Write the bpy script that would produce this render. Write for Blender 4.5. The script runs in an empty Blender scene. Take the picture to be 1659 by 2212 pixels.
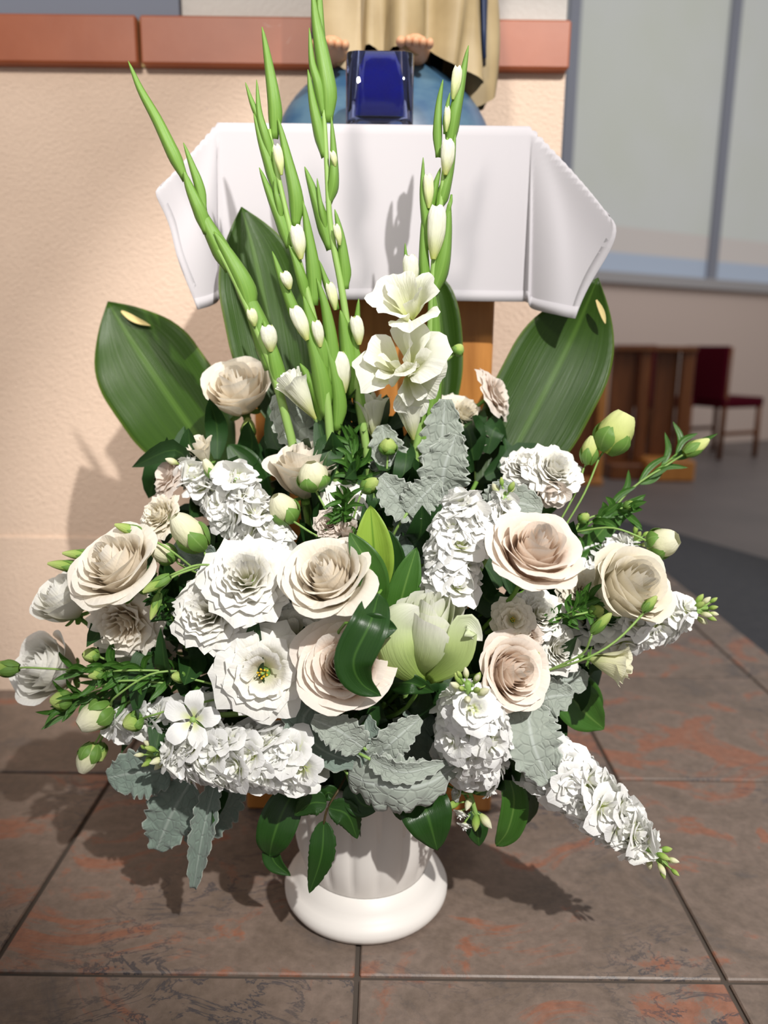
import bpy, math, random
from mathutils import Vector, Matrix, noise
C = bpy.context.scene.collection
SC = bpy.context.scene
pi = math.pi
# ------------------------------------------------------------------ camera
F, CX, CY, CAMZ = 1661.0, 829.5, 1106.0, 0.80
cd = bpy.data.cameras.new('camera'); cam = bpy.data.objects.new('camera', cd); C.objects.link(cam)
cd.sensor_fit = 'VERTICAL'; cd.sensor_height = 36.0; cd.lens = 36.0*F/2212.0
cd.clip_start = .05; cd.clip_end = 60
RM = Matrix.Rotation(math.radians(90-12), 3, 'X') @ Matrix.Rotation(.012, 3, 'Z')
cam.matrix_world = Matrix.Translation((0, 0, CAMZ)) @ RM.to_4x4()
cd.dof.use_dof = True; cd.dof.focus_distance = .90; cd.dof.aperture_fstop = 2.6
SC.camera = cam
# ------------------------------------------------------------------ light
w = bpy.data.worlds.new('world'); SC.world = w; w.use_nodes = True
w.node_tree.nodes['Background'].inputs[0].default_value = (.96, .92, .92, 1)
w.node_tree.nodes['Background'].inputs[1].default_value = .38
def spot(name, loc, tgt, e, size, blend, rad, col):
    l = bpy.data.lights.new(name, 'SPOT'); l.energy = e; l.spot_size = math.radians(size); l.spot_blend = blend
    l.shadow_soft_size = rad; l.color = col
    o = bpy.data.objects.new(name, l); C.objects.link(o); o.location = loc
    o.rotation_euler = (Vector(tgt)-Vector(loc)).to_track_quat('-Z', 'Y').to_euler(); return o
spot('key_spotlight', (1.05, -1.45, 3.0), (.42, 1.25, .70), 610, 34, .40, .03, (1, .965, .93))
spot('fill_spotlight', (-.7, -1.3, 2.6), (-.55, 1.69, 1.15), 310, 38, .75, .22, (1, .93, .86))
al = bpy.data.lights.new('nave_light', 'AREA'); al.energy = 55; al.size = 2.2; al.color = (.95, .96, 1)
ao = bpy.data.objects.new('nave_light', al); C.objects.link(ao); ao.location = (3.2, 3.6, 3.6)
ao.rotation_euler = (Vector((2.2, 6.3, .8))-Vector(ao.location)).to_track_quat('-Z', 'Y').to_euler()
SC.view_settings.view_transform = 'Standard'; SC.view_settings.look = 'None'
SC.view_settings.gamma = 1; SC.view_settings.use_curve_mapping = False
SC.view_settings.exposure = 0.0
# ------------------------------------------------------------------ helpers
random.seed(7)
RT, UP, TW = RM @ Vector((1, 0, 0)), RM @ Vector((0, 1, 0)), RM @ Vector((0, 0, 1))
def P(px, py, Y):
    d = RM @ Vector(((px-CX)/F, -(py-CY)/F, -1)); return Vector((0, 0, CAMZ)) + d*(Y/d.y)
def pxm(n, p):                                   # n pixels at point p, in metres
    return n*(-(RM.transposed() @ (p-Vector((0, 0, CAMZ)))).z)/F
def cv(a): return (RT*a[0]+UP*a[1]+TW*a[2]).normalized()
def sm(x): x = max(0, min(1, x)); return x*x*(3-2*x)
def spl(pts, n):
    pts = [Vector(p) for p in pts]
    if len(pts) == 2: return [pts[0].lerp(pts[1], i/n) for i in range(n+1)]
    q = [pts[0]*2-pts[1]]+pts+[pts[-1]*2-pts[-2]]; out = []; m = len(pts)-1
    for i in range(n+1):
        s = i/n*m; k = min(int(s), m-1); t = s-k; a, b, c, d = q[k:k+4]
        out.append(.5*((2*b)+(c-a)*t+(2*a-5*b+4*c-d)*t*t+(3*b-a-3*c+d)*t**3))
    return out
class MB:
    def __init__(s): s.v = []; s.f = []; s.uv = []
    def grid(s, nu, nv, fn, close=False):
        b = len(s.v); W = nu if close else nu+1
        for j in range(nv+1):
            for i in range(W):
                s.v.append(tuple(fn(i/nu, j/nv)))
        for j in range(nv):
            for i in range(nu):
                i2 = (i+1) % W if close else i+1
                s.f.append((b+j*W+i, b+j*W+i2, b+(j+1)*W+i2, b+(j+1)*W+i))
                s.uv += [(i/nu, j/nv), ((i+1)/nu, j/nv), ((i+1)/nu, (j+1)/nv), (i/nu, (j+1)/nv)]
        return s
    def face(s, idx): s.f.append(tuple(idx)); s.uv += [(0, 0)]*len(idx)
    def tube(s, pts, r, n=6, seg=None):
        pts = [Vector(p) for p in pts]; N = len(pts)-1
        fr = []; up = Vector((.13, .21, .97))
        for i, p in enumerate(pts):
            t = (pts[min(i+1, N)]-pts[max(i-1, 0)]).normalized()
            if abs(t.dot(up)) > .95: up = Vector((1, 0.1, 0))
            a = t.cross(up).normalized(); fr.append((a, t.cross(a)))
        rr = r if callable(r) else (lambda v: r)
        def fn(u, v):
            k = round(v*N); a, b2 = fr[k]; R = rr(v); return pts[k]+(a*math.cos(2*pi*u)+b2*math.sin(2*pi*u))*R
        b = len(s.v); s.grid(n, N, fn, True)
        s.face(range(b+n-1, b-1, -1)); s.face(range(b+N*n, b+N*n+n)); return s
    def lathe(s, prof, n=24, c=(0, 0, 0), rm=None):
        c = Vector(c); N = len(prof)-1
        def fn(u, v):
            r, z = prof[round(v*N)]; a = 2*pi*u
            if rm: r = rm(r, z, a)
            return c+Vector((r*math.cos(a), r*math.sin(a), z))
        return s.grid(n, N, fn, True)
    def box(s, c, d, rot=0, bev=0):
        b = len(s.v); c = Vector(c); R = Matrix.Rotation(rot, 3, 'Z')
        x, y, z = d[0]/2, d[1]/2, d[2]/2
        if bev <= 0:
            for k in (-1, 1):
                for sx, sy in ((-1, -1), (1, -1), (1, 1), (-1, 1)): s.v.append(tuple(c+R @ Vector((sx*x, sy*y, k*z))))
            for f in ((3, 2, 1, 0), (4, 5, 6, 7), (0, 1, 5, 4), (1, 2, 6, 5), (2, 3, 7, 6), (3, 0, 4, 7)): s.face([b+i for i in f])
            return s
        rings = [(-z, bev), (-z+bev, 0), (z-bev, 0), (z, bev)]
        for zz, i_ in rings:
            for sx, sy in ((-1, -1), (1, -1), (1, 1), (-1, 1)):
                s.v.append(tuple(c+R @ Vector((sx*(x-max(i_, 0)), sy*(y-bev), zz))))
                s.v.append(tuple(c+R @ Vector((sx*(x-bev), sy*(y-max(i_, 0)), zz))) )
        order = [1, 3, 2, 4, 5, 7, 6, 0]          # walk round the eight corner points
        order = [0, 1, 3, 2, 4, 5, 7, 6]
        for k in range(3):
            for i in range(8):
                a, d2 = order[i], order[(i+1) % 8]
                s.face([b+k*8+a, b+k*8+d2, b+(k+1)*8+d2, b+(k+1)*8+a])
        s.face([b+i for i in reversed(order)]); s.face([b+24+i for i in order]); return s
    def ell(s, c, r, ax=(0, 0, 1), n=10, m=7, fn2=None):
        c = Vector(c); q = Vector(ax).to_track_quat('Z', 'Y')
        def fn(u, v):
            th = pi*v; a = 2*pi*u
            p = Vector((r[0]*math.sin(th)*math.cos(a), r[1]*math.sin(th)*math.sin(a), -r[2]*math.cos(th)))
            if fn2: p = fn2(p, u, v)
            return c+q @ p
        return s.grid(n, m, fn, True)
    def mesh(s, name, mat, smooth=True):
        me = bpy.data.meshes.new(name); me.from_pydata(s.v, [], s.f); me.materials.append(mat)
        uvl = me.uv_layers.new(name='UVMap'); uvl.data.foreach_set('uv', [c for t in s.uv for c in t])
        if smooth: me.polygons.foreach_set('use_smooth', [True]*len(me.polygons))
        me.update(); return me
    def obj(s, name, mat, parent=None, smooth=True, inv=None, th=0):
        if inv is not None: s.v = [tuple(inv @ Vector(p)) for p in s.v]
        o = bpy.data.objects.new(name, s.mesh(name, mat, smooth)); C.objects.link(o)
        if parent is not None: o.parent = parent
        if th:
            m = o.modifiers.new('thickness', 'SOLIDIFY'); m.thickness = th; m.offset = 0
        return o
def put(name, me, parent, loc=None, rot=None, sc=None):
    o = bpy.data.objects.new(name, me); C.objects.link(o); o.parent = parent
    if rot is not None: o.rotation_mode = 'QUATERNION'; o.rotation_quaternion = rot
    if loc is not None: o.location = loc
    if sc is not None: o.scale = (sc, sc, sc) if not hasattr(sc, '__len__') else sc
    return o
def thing(name, label, cat, M=None, group=None):
    o = bpy.data.objects.new(name, None); C.objects.link(o); o.empty_display_size = .02
    if M is not None: o.matrix_world = M
    return tag(o, label, cat, group)
def tag(o, label, cat, group=None):
    o['label'] = label; o['category'] = cat
    if group: o['group'] = group
    return o
def structure(o, label=None):
    o['kind'] = 'structure'
    if label: o['label'] = label
    return o
# ------------------------------------------------------------------ materials
def mat(name, col, rough=.6, spec=.3, coat=0):
    m = bpy.data.materials.new(name); m.use_nodes = True; b = m.node_tree.nodes['Principled BSDF']
    b.inputs['Base Color'].default_value = (*col, 1); b.inputs['Roughness'].default_value = rough
    b.inputs['Specular IOR Level'].default_value = spec; b.inputs['Coat Weight'].default_value = coat
    return m, m.node_tree, b
def node(nt, t, **kw):
    n = nt.nodes.new(t)
    for k, v in kw.items(): setattr(n, k, v)
    return n
def noise_n(nt, scale, detail=3, vec=None, rough=.5, dist=0):
    n = node(nt, 'ShaderNodeTexNoise'); n.inputs['Scale'].default_value = scale; n.inputs['Detail'].default_value = detail
    n.inputs['Roughness'].default_value = rough; n.inputs['Distortion'].default_value = dist
    if vec: nt.links.new(vec, n.inputs['Vector'])
    return n
def ramp(nt, fac, stops, interp='LINEAR'):
    r = node(nt, 'ShaderNodeValToRGB'); nt.links.new(fac, r.inputs[0]); e = r.color_ramp; e.interpolation = interp
    while len(e.elements) < len(stops): e.elements.new(.5)
    for el, (p, c) in zip(e.elements, stops): el.position = p; el.color = (*c, 1) if len(c) == 3 else c
    return r
def bump(nt, b, h, strength, dist=.002):
    n = node(nt, 'ShaderNodeBump'); n.inputs['Strength'].default_value = strength; n.inputs['Distance'].default_value = dist
    nt.links.new(h, n.inputs['Height']); nt.links.new(n.outputs[0], b.inputs['Normal']); return n
def mixc(nt, fac, a, b2, mode='MIX'):
    n = node(nt, 'ShaderNodeMix', data_type='RGBA', blend_type=mode)
    if isinstance(fac, (int, float)): n.inputs[0].default_value = fac
    else: nt.links.new(fac, n.inputs[0])
    for i, x in ((6, a), (7, b2)):
        if isinstance(x, tuple): n.inputs[i].default_value = (*x, 1)
        else: nt.links.new(x, n.inputs[i])
    return n.outputs[2]
def uvout(nt): return node(nt, 'ShaderNodeUVMap', uv_map='UVMap').outputs[0]
def objout(nt): return node(nt, 'ShaderNodeTexCoord').outputs['Object']
def mapping(nt, vec, sc):
    m = node(nt, 'ShaderNodeMapping'); m.inputs['Scale'].default_value = sc; nt.links.new(vec, m.inputs[0]); return m.outputs[0]
def translucent(nt, b, colout, w):
    out = nt.nodes['Material Output']; t = node(nt, 'ShaderNodeBsdfTranslucent'); mx = node(nt, 'ShaderNodeMixShader')
    mx.inputs[0].default_value = w
    if isinstance(colout, tuple): t.inputs[0].default_value = (*colout, 1)
    else: nt.links.new(colout, t.inputs[0])
    nt.links.new(b.outputs[0], mx.inputs[1]); nt.links.new(t.outputs[0], mx.inputs[2]); nt.links.new(mx.outputs[0], out.inputs[0])
def petalmat(name, base, mid, tip, tr=.28, wr=.25):
    m, nt, b = mat(name, mid, .62, .15); uv = uvout(nt)
    sx = node(nt, 'ShaderNodeSeparateXYZ'); nt.links.new(uv, sx.inputs[0])
    r = ramp(nt, sx.outputs[1], [(0, base), (.45, mid), (1, tip)])
    nt.links.new(r.outputs[0], b.inputs['Base Color'])
    n = noise_n(nt, 7, 3, mapping(nt, uv, (3, .5, 1))); bump(nt, b, n.outputs[0], wr, .004)
    translucent(nt, b, r.outputs[0], tr); return m
def leafmat(name, c1, c2, vein, rough=.35, tr=.15, vs=(9, .6), edge=None, spec=.45, fuzz=False, bs=.25, stripe=None):
    m, nt, b = mat(name, c1, rough, spec); uv = uvout(nt)
    n = noise_n(nt, 2.5, 4, mapping(nt, uv, (vs[0], vs[1], 1)))
    c = mixc(nt, n.outputs[0], c1, c2)
    sx = node(nt, 'ShaderNodeSeparateXYZ'); nt.links.new(uv, sx.inputs[0])
    r = ramp(nt, sx.outputs[0], [(.455, (0, 0, 0)), (.49, (1, 1, 1)), (.51, (1, 1, 1)), (.545, (0, 0, 0))])
    c = mixc(nt, r.outputs[0], c, vein)
    if edge:
        r2 = ramp(nt, sx.outputs[0], [(0.0, (1, 1, 1)), (.03, (0, 0, 0)), (.97, (0, 0, 0)), (1.0, (1, 1, 1))])
        c = mixc(nt, r2.outputs[0], c, edge)
    nt.links.new(c, b.inputs['Base Color'])
    if fuzz:
        n2 = noise_n(nt, 90, 3, objout(nt)); n3 = node(nt, 'ShaderNodeTexVoronoi'); n3.inputs['Scale'].default_value = 6
        n3.feature = 'DISTANCE_TO_EDGE'; nt.links.new(mapping(nt, uv, (1, 1.6, 1)), n3.inputs[0])
        r3 = ramp(nt, n3.outputs[0], [(0, (0, 0, 0)), (.13, (1, 1, 1))])
        bump(nt, b, r3.outputs[0], .4, .003)
        b.inputs['Sheen Weight'].default_value = .35
    else:
        wv = noise_n(nt, 8, 2, mapping(nt, uv, (vs[0], .25, 1))); bump(nt, b, wv.outputs[0], bs, .003)
    translucent(nt, b, c, tr); return m
M = {}
M['rose'] = petalmat('rose petal ivory', (.93, .82, .62), (.95, .86, .72), (.97, .92, .82), .28)
M['blush'] = petalmat('rose petal blush', (.94, .76, .62), (.96, .80, .67), (.97, .89, .80), .28)
M['cream'] = petalmat('cream petal', (.72, .74, .42), (.91, .85, .68), (.94, .89, .77), .20)
M['lisi'] = petalmat('white ruffled petal', (.74, .76, .45), (.92, .90, .80), (.95, .94, .89), .20, .3)
M['stock'] = petalmat('stock petal', (.66, .74, .20), (.93, .93, .88), (.96, .96, .94), .20, .15)
M['pinkish'] = petalmat('pale pink beige petal', (.74, .50, .40), (.84, .72, .62), (.88, .80, .72))
M['lily'] = petalmat('green white petal', (.34, .52, .08), (.60, .73, .30), (.93, .93, .84), .25, .3)
M['glad'] = petalmat('gladiolus petal', (.68, .74, .20), (.87, .88, .68), (.92, .92, .84), .3, .45)
M['gladbud'] = petalmat('gladiolus bud', (.50, .62, .16), (.76, .80, .44), (.86, .87, .66), .2, .4)
M['budgreen'] = petalmat('closed bud green', (.16, .30, .05), (.30, .46, .09), (.50, .60, .20), .12, .3)
M['budlime'] = petalmat('pale lime bud', (.34, .46, .08), (.62, .70, .22), (.74, .78, .36), .2, .3)
M['budcream'] = petalmat('closed bud cream', (.46, .58, .16), (.80, .80, .50), (.88, .86, .66), .2, .3)
M['stem'] = mat('stem green', (.15, .30, .05), .45)[0]
M['stemdark'] = mat('dark stem', (.07, .05, .02), .5)[0]
M['stempale'] = mat('pale stem', (.26, .42, .11), .45)[0]
M['sepal'] = leafmat('sepal', (.12, .27, .04), (.20, .36, .07), (.24, .4, .1), .45, .15)
M['spathe'] = leafmat('gladiolus spathe', (.13, .30, .04), (.24, .42, .07), (.22, .40, .07), .42, .18, (7, .5))
M['leaf'] = leafmat('dark glossy leaf', (.013, .048, .008), (.026, .082, .013), (.05, .13, .022), .3, .08)
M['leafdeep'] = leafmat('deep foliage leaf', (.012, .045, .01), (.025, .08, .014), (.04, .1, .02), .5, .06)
M['leafmid'] = leafmat('mid green leaf', (.038, .12, .014), (.07, .19, .028), (.13, .26, .05), .35, .14)
M['lime'] = leafmat('lime leaf', (.30, .50, .05), (.42, .60, .09), (.17, .34, .03), .4, .25, (12, .4))
M['aspid'] = leafmat('broad strap leaf', (.018, .050, .004), (.038, .090, .007), (.06, .13, .015), .34, .07, (11, .3), (.09, .14, .015), .30, False, .3)
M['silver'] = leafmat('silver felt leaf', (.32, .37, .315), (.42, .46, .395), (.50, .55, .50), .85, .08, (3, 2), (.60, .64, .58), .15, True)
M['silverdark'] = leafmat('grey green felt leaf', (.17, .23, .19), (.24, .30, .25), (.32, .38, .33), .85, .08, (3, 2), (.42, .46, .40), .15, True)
M['yellow'] = mat('stamen yellow', (.75, .50, .04), .6)[0]
M['dry'] = mat('dry leaf edge', (.62, .50, .22), .6)[0]
M['foam'] = mat('floral foam', (.02, .05, .02), .9)[0]
# setting materials
m, nt, b = mat('peach stucco', (.60, .44, .20), .9, .1); oc = objout(nt)
n = noise_n(nt, 3.5, 5, oc); nt.links.new(mixc(nt, n.outputs[0], (.68, .52, .40), (.84, .66, .52)), b.inputs['Base Color'])
n2 = noise_n(nt, 120, 4, mapping(nt, oc, (1, 1, 1.5)), .6); bump(nt, b, n2.outputs[0], .8, .006); M['stucco'] = m
m, nt, b = mat('cream plaster', (.58, .55, .51), .9, .1); oc = objout(nt); n2 = noise_n(nt, 100, 4, oc); bump(nt, b, n2.outputs[0], .5, .004); M['plaster'] = m
m, nt, b = mat('shadow toned panel', (.19, .21, .26), .8, .2); M['panel'] = m
m, nt, b = mat('terracotta glaze', (.30, .10, .05), .45, .4); oc = objout(nt)
n = noise_n(nt, 9, 5, oc); c = mixc(nt, n.outputs[0], (.27, .065, .022), (.40, .12, .05))
n3 = noise_n(nt, 14, 6, oc, .7, 1.5); r = ramp(nt, n3.outputs[0], [(.66, (0, 0, 0)), (.74, (1, 1, 1))]); c = mixc(nt, r.outputs[0], c, (.42, .26, .20))
nt.links.new(c, b.inputs['Base Color']); bump(nt, b, n.outputs[0], .3, .003); M['terra'] = m
M['grout'] = mat('grout', (.085, .068, .055), .9)[0]
M['mortar'] = mat('pale mortar', (.55, .42, .20), .9)[0]
def tilemat():
    m, nt, b = mat('slate tile', (.2, .14, .11), .42, .35)
    g = node(nt, 'ShaderNodeNewGeometry').outputs['Position']
    oi = node(nt, 'ShaderNodeObjectInfo'); ad = node(nt, 'ShaderNodeVectorMath'); ad.operation = 'SCALE'
    nt.links.new(oi.outputs['Location'], ad.inputs[0]); ad.inputs['Scale'].default_value = 3.7
    a2 = node(nt, 'ShaderNodeVectorMath'); nt.links.new(g, a2.inputs[0]); nt.links.new(ad.outputs[0], a2.inputs[1]); g = a2.outputs[0]
    big = noise_n(nt, 4.6, 7, mapping(nt, g, (1, 1.3, 1)), .66, .9)
    r = ramp(nt, big.outputs[0], [(.30, (.11, .095, .088)), (.42, (.165, .125, .098)), (.54, (.205, .155, .125)), (.595, (.27, .12, .075)), (.66, (.27, .135, .09)), (.74, (.19, .15, .125))])
    fine = noise_n(nt, 60, 4, g, .7); c = mixc(nt, .45, r.outputs[0], fine.outputs[0], 'OVERLAY')
    v2 = noise_n(nt, 6, 7, mapping(nt, g, (1.1, 2.2, 1)), .65, 2.2)
    r2 = ramp(nt, v2.outputs[0], [(.472, (0, 0, 0)), (.492, (1, 1, 1)), (.508, (1, 1, 1)), (.525, (0, 0, 0))])
    n4 = noise_n(nt, 2.1, 2, g); r4 = ramp(nt, n4.outputs[0], [(.46, (0, 0, 0)), (.60, (.85, .85, .85))])
    mm = mixc(nt, 1.0, r2.outputs[0], r4.outputs[0], 'MULTIPLY'); c = mixc(nt, mm, c, (.055, .055, .065))
    nt.links.new(c, b.inputs['Base Color']); bump(nt, b, fine.outputs[0], .25, .002); return m
M['tile'] = tilemat()
m, nt, b = mat('grey brown stone', (.135, .12, .115), .45, .4); g = node(nt, 'ShaderNodeNewGeometry').outputs['Position']
n = noise_n(nt, 2.2, 5, g); nt.links.new(mixc(nt, n.outputs[0], (.10, .092, .09), (.19, .16, .15)), b.inputs['Base Color']); M['stone'] = m
m, nt, b = mat('shade dark stone', (.035, .036, .042), .6, .3); g = node(nt, 'ShaderNodeNewGeometry').outputs['Position']
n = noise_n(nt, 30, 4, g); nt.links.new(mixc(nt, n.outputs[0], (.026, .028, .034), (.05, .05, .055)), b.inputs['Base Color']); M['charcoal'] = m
def woodmat(name, c1, c2, sc=(7, 7, .6), rough=.4):
    m, nt, b = mat(name, c1, rough, .4); n = noise_n(nt, 6, 5, mapping(nt, objout(nt), sc), .6, .6)
    r = ramp(nt, n.outputs[0], [(.3, c1), (.7, c2)]); nt.links.new(r.outputs[0], b.inputs['Base Color']); bump(nt, b, n.outputs[0], .08, .001); return m
M['wood'] = woodmat('honey wood', (.36, .135, .025), (.56, .24, .055))
M['woodred'] = woodmat('reddish wood', (.11, .032, .006), (.20, .065, .014))
m, nt, b = mat('white linen', (.86, .82, .85), .85, .1); n = noise_n(nt, 900, 2, objout(nt)); bump(nt, b, n.outputs[0], .15, .0005); translucent(nt, b, (.85, .82, .84), .12)
b.inputs['Base Color'].default_value = (.56, .54, .56, 1); M['linen'] = m
m, nt, b = mat('white urn plastic', (.80, .765, .715), .45, .4); M['urn'] = m
m, nt, b = mat('maroon fabric', (.07, .002, .009), .95, .1); M['maroon'] = m
M['metal'] = mat('grey frame metal', (.26, .27, .31), .5)[0]
M['sill'] = mat('pale sill', (.42, .40, .39), .6)[0]
m, nt, b = mat('frosted pane', (.34, .35, .36), .35, .3); b.inputs['Emission Color'].default_value = (.80, .81, .82, 1); b.inputs['Emission Strength'].default_value = .27
n = noise_n(nt, 1.3, 3, objout(nt)); nt.links.new(mixc(nt, n.outputs[0], (.30, .32, .20), (.38, .38, .37)), b.inputs['Base Color']); M['pane'] = m
m, nt, b = mat('frosted pane low', (.36, .32, .29), .35, .3); b.inputs['Emission Color'].default_value = (.80, .74, .70, 1); b.inputs['Emission Strength'].default_value = .26; M['panelow'] = m
m, nt, b = mat('frosted pane blue', (.25, .29, .36), .35, .3); b.inputs['Emission Color'].default_value = (.60, .68, .80, 1); b.inputs['Emission Strength'].default_value = .25; M['paneblue'] = m
m, nt, b = mat('tan wall', (.66, .53, .45), .9, .1); M['tan'] = m
m, nt, b = mat('statue globe', (.10, .20, .32), .4, .5); n = noise_n(nt, 14, 4, mapping(nt, objout(nt), (1, 1, 2))); r = ramp(nt, n.outputs[0], [(.35, (.025, .075, .15)), (.6, (.07, .14, .20))]); nt.links.new(r.outputs[0], b.inputs['Base Color']); M['globe'] = m
m, nt, b = mat('gold robe', (.34, .25, .12), .55, .4); n = noise_n(nt, 12, 4, objout(nt)); nt.links.new(mixc(nt, n.outputs[0], (.20, .14, .06), (.46, .36, .20)), b.inputs['Base Color']); M['robe'] = m
M['navy'] = mat('navy mantle', (.018, .03, .075), .5)[0]
M['skin'] = mat('painted skin', (.60, .32, .18), .5)[0]
m, nt, b = mat('cobalt glass', (.004, .012, .42), .06, .6); b.inputs['Transmission Weight'].default_value = .08; b.inputs['IOR'].default_value = 1.45; M['cobalt'] = m
m, nt, b = mat('clear glass', (.35, .42, .75), .03, .5); b.inputs['Transmission Weight'].default_value = 1; M['glass'] = m
M['wax'] = mat('dark wax', (.002, .003, .02), .3)[0]
# ------------------------------------------------------------------ structure
WY = 1.69
TX0, TY0, TS = -.028, .853, .48
fl = MB().box((-.70, 1.45, -.03), (3.5, 3.3, .05)); 
floor = structure(fl.obj('floor', M['grout'], None, False), 'dark grout bed of the tiled floor')
for i in range(-4, 3):
    for j in range(-2, 6):
        x0, x1, y0, y1 = TX0+i*TS, TX0+(i+1)*TS, TY0+j*TS, TY0+(j+1)*TS
        x1 = min(x1, 1.05)
        if x1-x0 < .05: continue
        if y0 > WY and x1 < .30: continue
        if y0 > 3.0: continue
        g_ = .0035
        cx_, cy_ = (x0+x1)/2, (y0+y1)/2
        mb = MB().box((0, 0, 0), (x1-x0-2*g_, y1-y0-2*g_, .01), 0, .002)
        o = mb.obj('tile', M['tile'], floor, False); o.location = (cx_, cy_, -.005)
structure(MB().box((4.0, 4.5, -.06), (7.5, 8.5, .08)).obj('floor', M['stone'], None, False), 'grey brown stone floor beyond the tiles')
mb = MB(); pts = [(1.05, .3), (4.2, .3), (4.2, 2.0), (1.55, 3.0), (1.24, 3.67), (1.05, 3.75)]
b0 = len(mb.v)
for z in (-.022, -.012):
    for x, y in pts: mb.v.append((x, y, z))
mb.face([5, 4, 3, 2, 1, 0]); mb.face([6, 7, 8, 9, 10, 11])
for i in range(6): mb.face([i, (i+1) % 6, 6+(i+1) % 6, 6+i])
structure(mb.obj('floor', M['charcoal'], None, False), 'strip of floor right of the tiles, coloured dark for shade')  # shade on the floor put into the dark colour and slanted outline
def wz(py, px=500): return P(px, py, WY).z
XR = P(1214, 300, WY).x; XL = -2.3
ztb, ztt = wz(152, 600), wz(47, 600)
wl = MB().box(((XL+XR)/2, WY+.15, ztb/2), (XR-XL, .30, ztb)); structure(wl.obj('wall_front', M['stucco'], None, False), 'peach stucco wall behind the plinth')
o = structure(MB().box(((XL+XR)/2, WY+.16, ztt+.6), (XR-XL, .28, 1.2)).obj('wall_upper', M['plaster'], None, False), 'cream plaster wall above the terracotta band')
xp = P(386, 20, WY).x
structure(MB().box(((XL+xp)/2, WY+.012, ztt+.6), (xp-XL, .02, 1.2)).obj('trim_2', M['panel'], None, False), 'shadow toned panel above the band on the left')  # thin slab whose grey blue colour stands in for shadow on the upper wall
zb = wz(1160, 200)
structure(MB().box(((XL+XR)/2, WY-.002, zb/2), (XR-XL, .008, zb), 0, .002).obj('baseboard_front', M['stucco'], None, False), 'slightly raised plaster skirting of the peach wall')
band = structure(MB().box(((XL+XR)/2, WY+.14, (ztb+ztt)/2), (XR-XL, .29, ztt-ztb-.004)).obj('trim_1', M['mortar'], None, False), 'terracotta band along the wall')
xj = P(308, 90, WY).x; xe = P(1234, 100, WY-.02).x; tl = (xe-xj)/2; k = -3
while xj+k*tl < xe-.01:
    a, b_ = xj+k*tl, xj+(k+1)*tl
    if b_ > XL-.4: MB().box(((a+b_)/2, WY-.005, (ztb+ztt)/2), (b_-a-.006, .045, ztt-ztb), 0, .004).obj('tile', M['terra'], band, False)
    k += 1
# back wall, turned 30 degrees, with a frosted window
bw = thing_root = bpy.data.objects.new('wall_back', None)
W0 = P(1480, 957, 6.9); ang = math.radians(28)
def BW(s, z, d=0): return Vector((W0.x+s*math.cos(ang)+d*math.sin(ang), W0.y+s*math.sin(ang)-d*math.cos(ang), z))
def bwbox(s0, s1, z0, z1, d0, d1, name, m, parent=None, bev=0):
    c = (BW(s0, z0, d0)+BW(s1, z1, d1))/2; 
    return MB().box(c, (s1-s0, abs(d1-d0), z1-z0), ang, bev).obj(name, m, parent, False)
bpy.data.objects.remove(bw)
structure(bwbox(-5.5, 5, -.02, 1.40, -.2, 0, 'wall_back', M['tan']), 'tan wall under the frosted window')
structure(bwbox(-5.5, 5, 4.4, 6.0, -.2, 0, 'wall_back', M['tan']), 'tan wall above the frosted window')
def s_at(px, py, z):                        # distance along the back wall met by a view ray
    d = RM @ Vector(((px-CX)/F, -(py-CY)/F, -1)); n_ = Vector((math.sin(ang), -math.cos(ang), 0))
    t = (Vector((W0.x, W0.y, 0))-Vector((0, 0, CAMZ))).dot(n_)/d.dot(n_); p = Vector((0, 0, CAMZ))+d*t
    return (p-Vector((W0.x, W0.y, 0))).dot(Vector((math.cos(ang), math.sin(ang), 0))), p.z
sL, _ = s_at(1232, 400, 0); sM, _ = s_at(1578, 300, 0); _, zS = s_at(1480, 600, 0); _, zS2 = s_at(1480, 622, 0); _, zP1 = s_at(1480, 500, 0); _, zP2 = s_at(1480, 555, 0)
win = structure(bwbox(-5.5, 5, zS2, zS, -.16, .06, 'window_1', M['sill']), 'large frosted window with grey mullions and pale sill')
for a, b_ in ((-5.4, sL-.05), (sL+.05, sM-.05), (sM+.05, 3.1), (3.2, 4.9)):
    bwbox(a, b_, zP1, 4.38, -.10, -.08, 'pane', M['pane'], win)
    bwbox(a, b_, zP2, zP1, -.10, -.08, 'pane', M['panelow'], win)
    bwbox(a, b_, zS, zP2, -.10, -.08, 'pane', M['paneblue'], win)
for s_ in (sL, sM, 3.15): bwbox(s_-.055, s_+.055, zS, 4.4, -.12, -.05, 'mullion', M['metal'], win)
# ------------------------------------------------------------------ plinth, cloth, statue
TZ = P(807, 274, 1.19).z; tX = (P(470, 274, 1.19).x+P(1147, 278, 1.19).x)/2; tw = P(1147, 278, 1.19).x-P(470, 274, 1.19).x
pl = thing('pedestal', 'honey coloured wooden pedestal under the white cloth', 'pedestal', Matrix.Translation((tX, 1.44, 0)))
inv = Matrix.Translation((-tX, -1.44, 0))
xr_ = P(1067, 700, 1.25).x; xl_ = 2*tX-xr_
MB().box(((xl_+xr_)/2, 1.435, TZ/2), (xr_-xl_, .37, TZ-.02), 0, .003).obj('column', M['wood'], pl, False, inv)
MB().box((tX, 1.425, TZ-.014), (tw-.006, .464, .02), 0, .003).obj('top_board', M['wood'], pl, False, inv)
MB().box((tX, 1.43, .02), (xr_-xl_+.05, .42, .04), 0, .004).obj('base_board', M['wood'], pl, False, inv)
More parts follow.
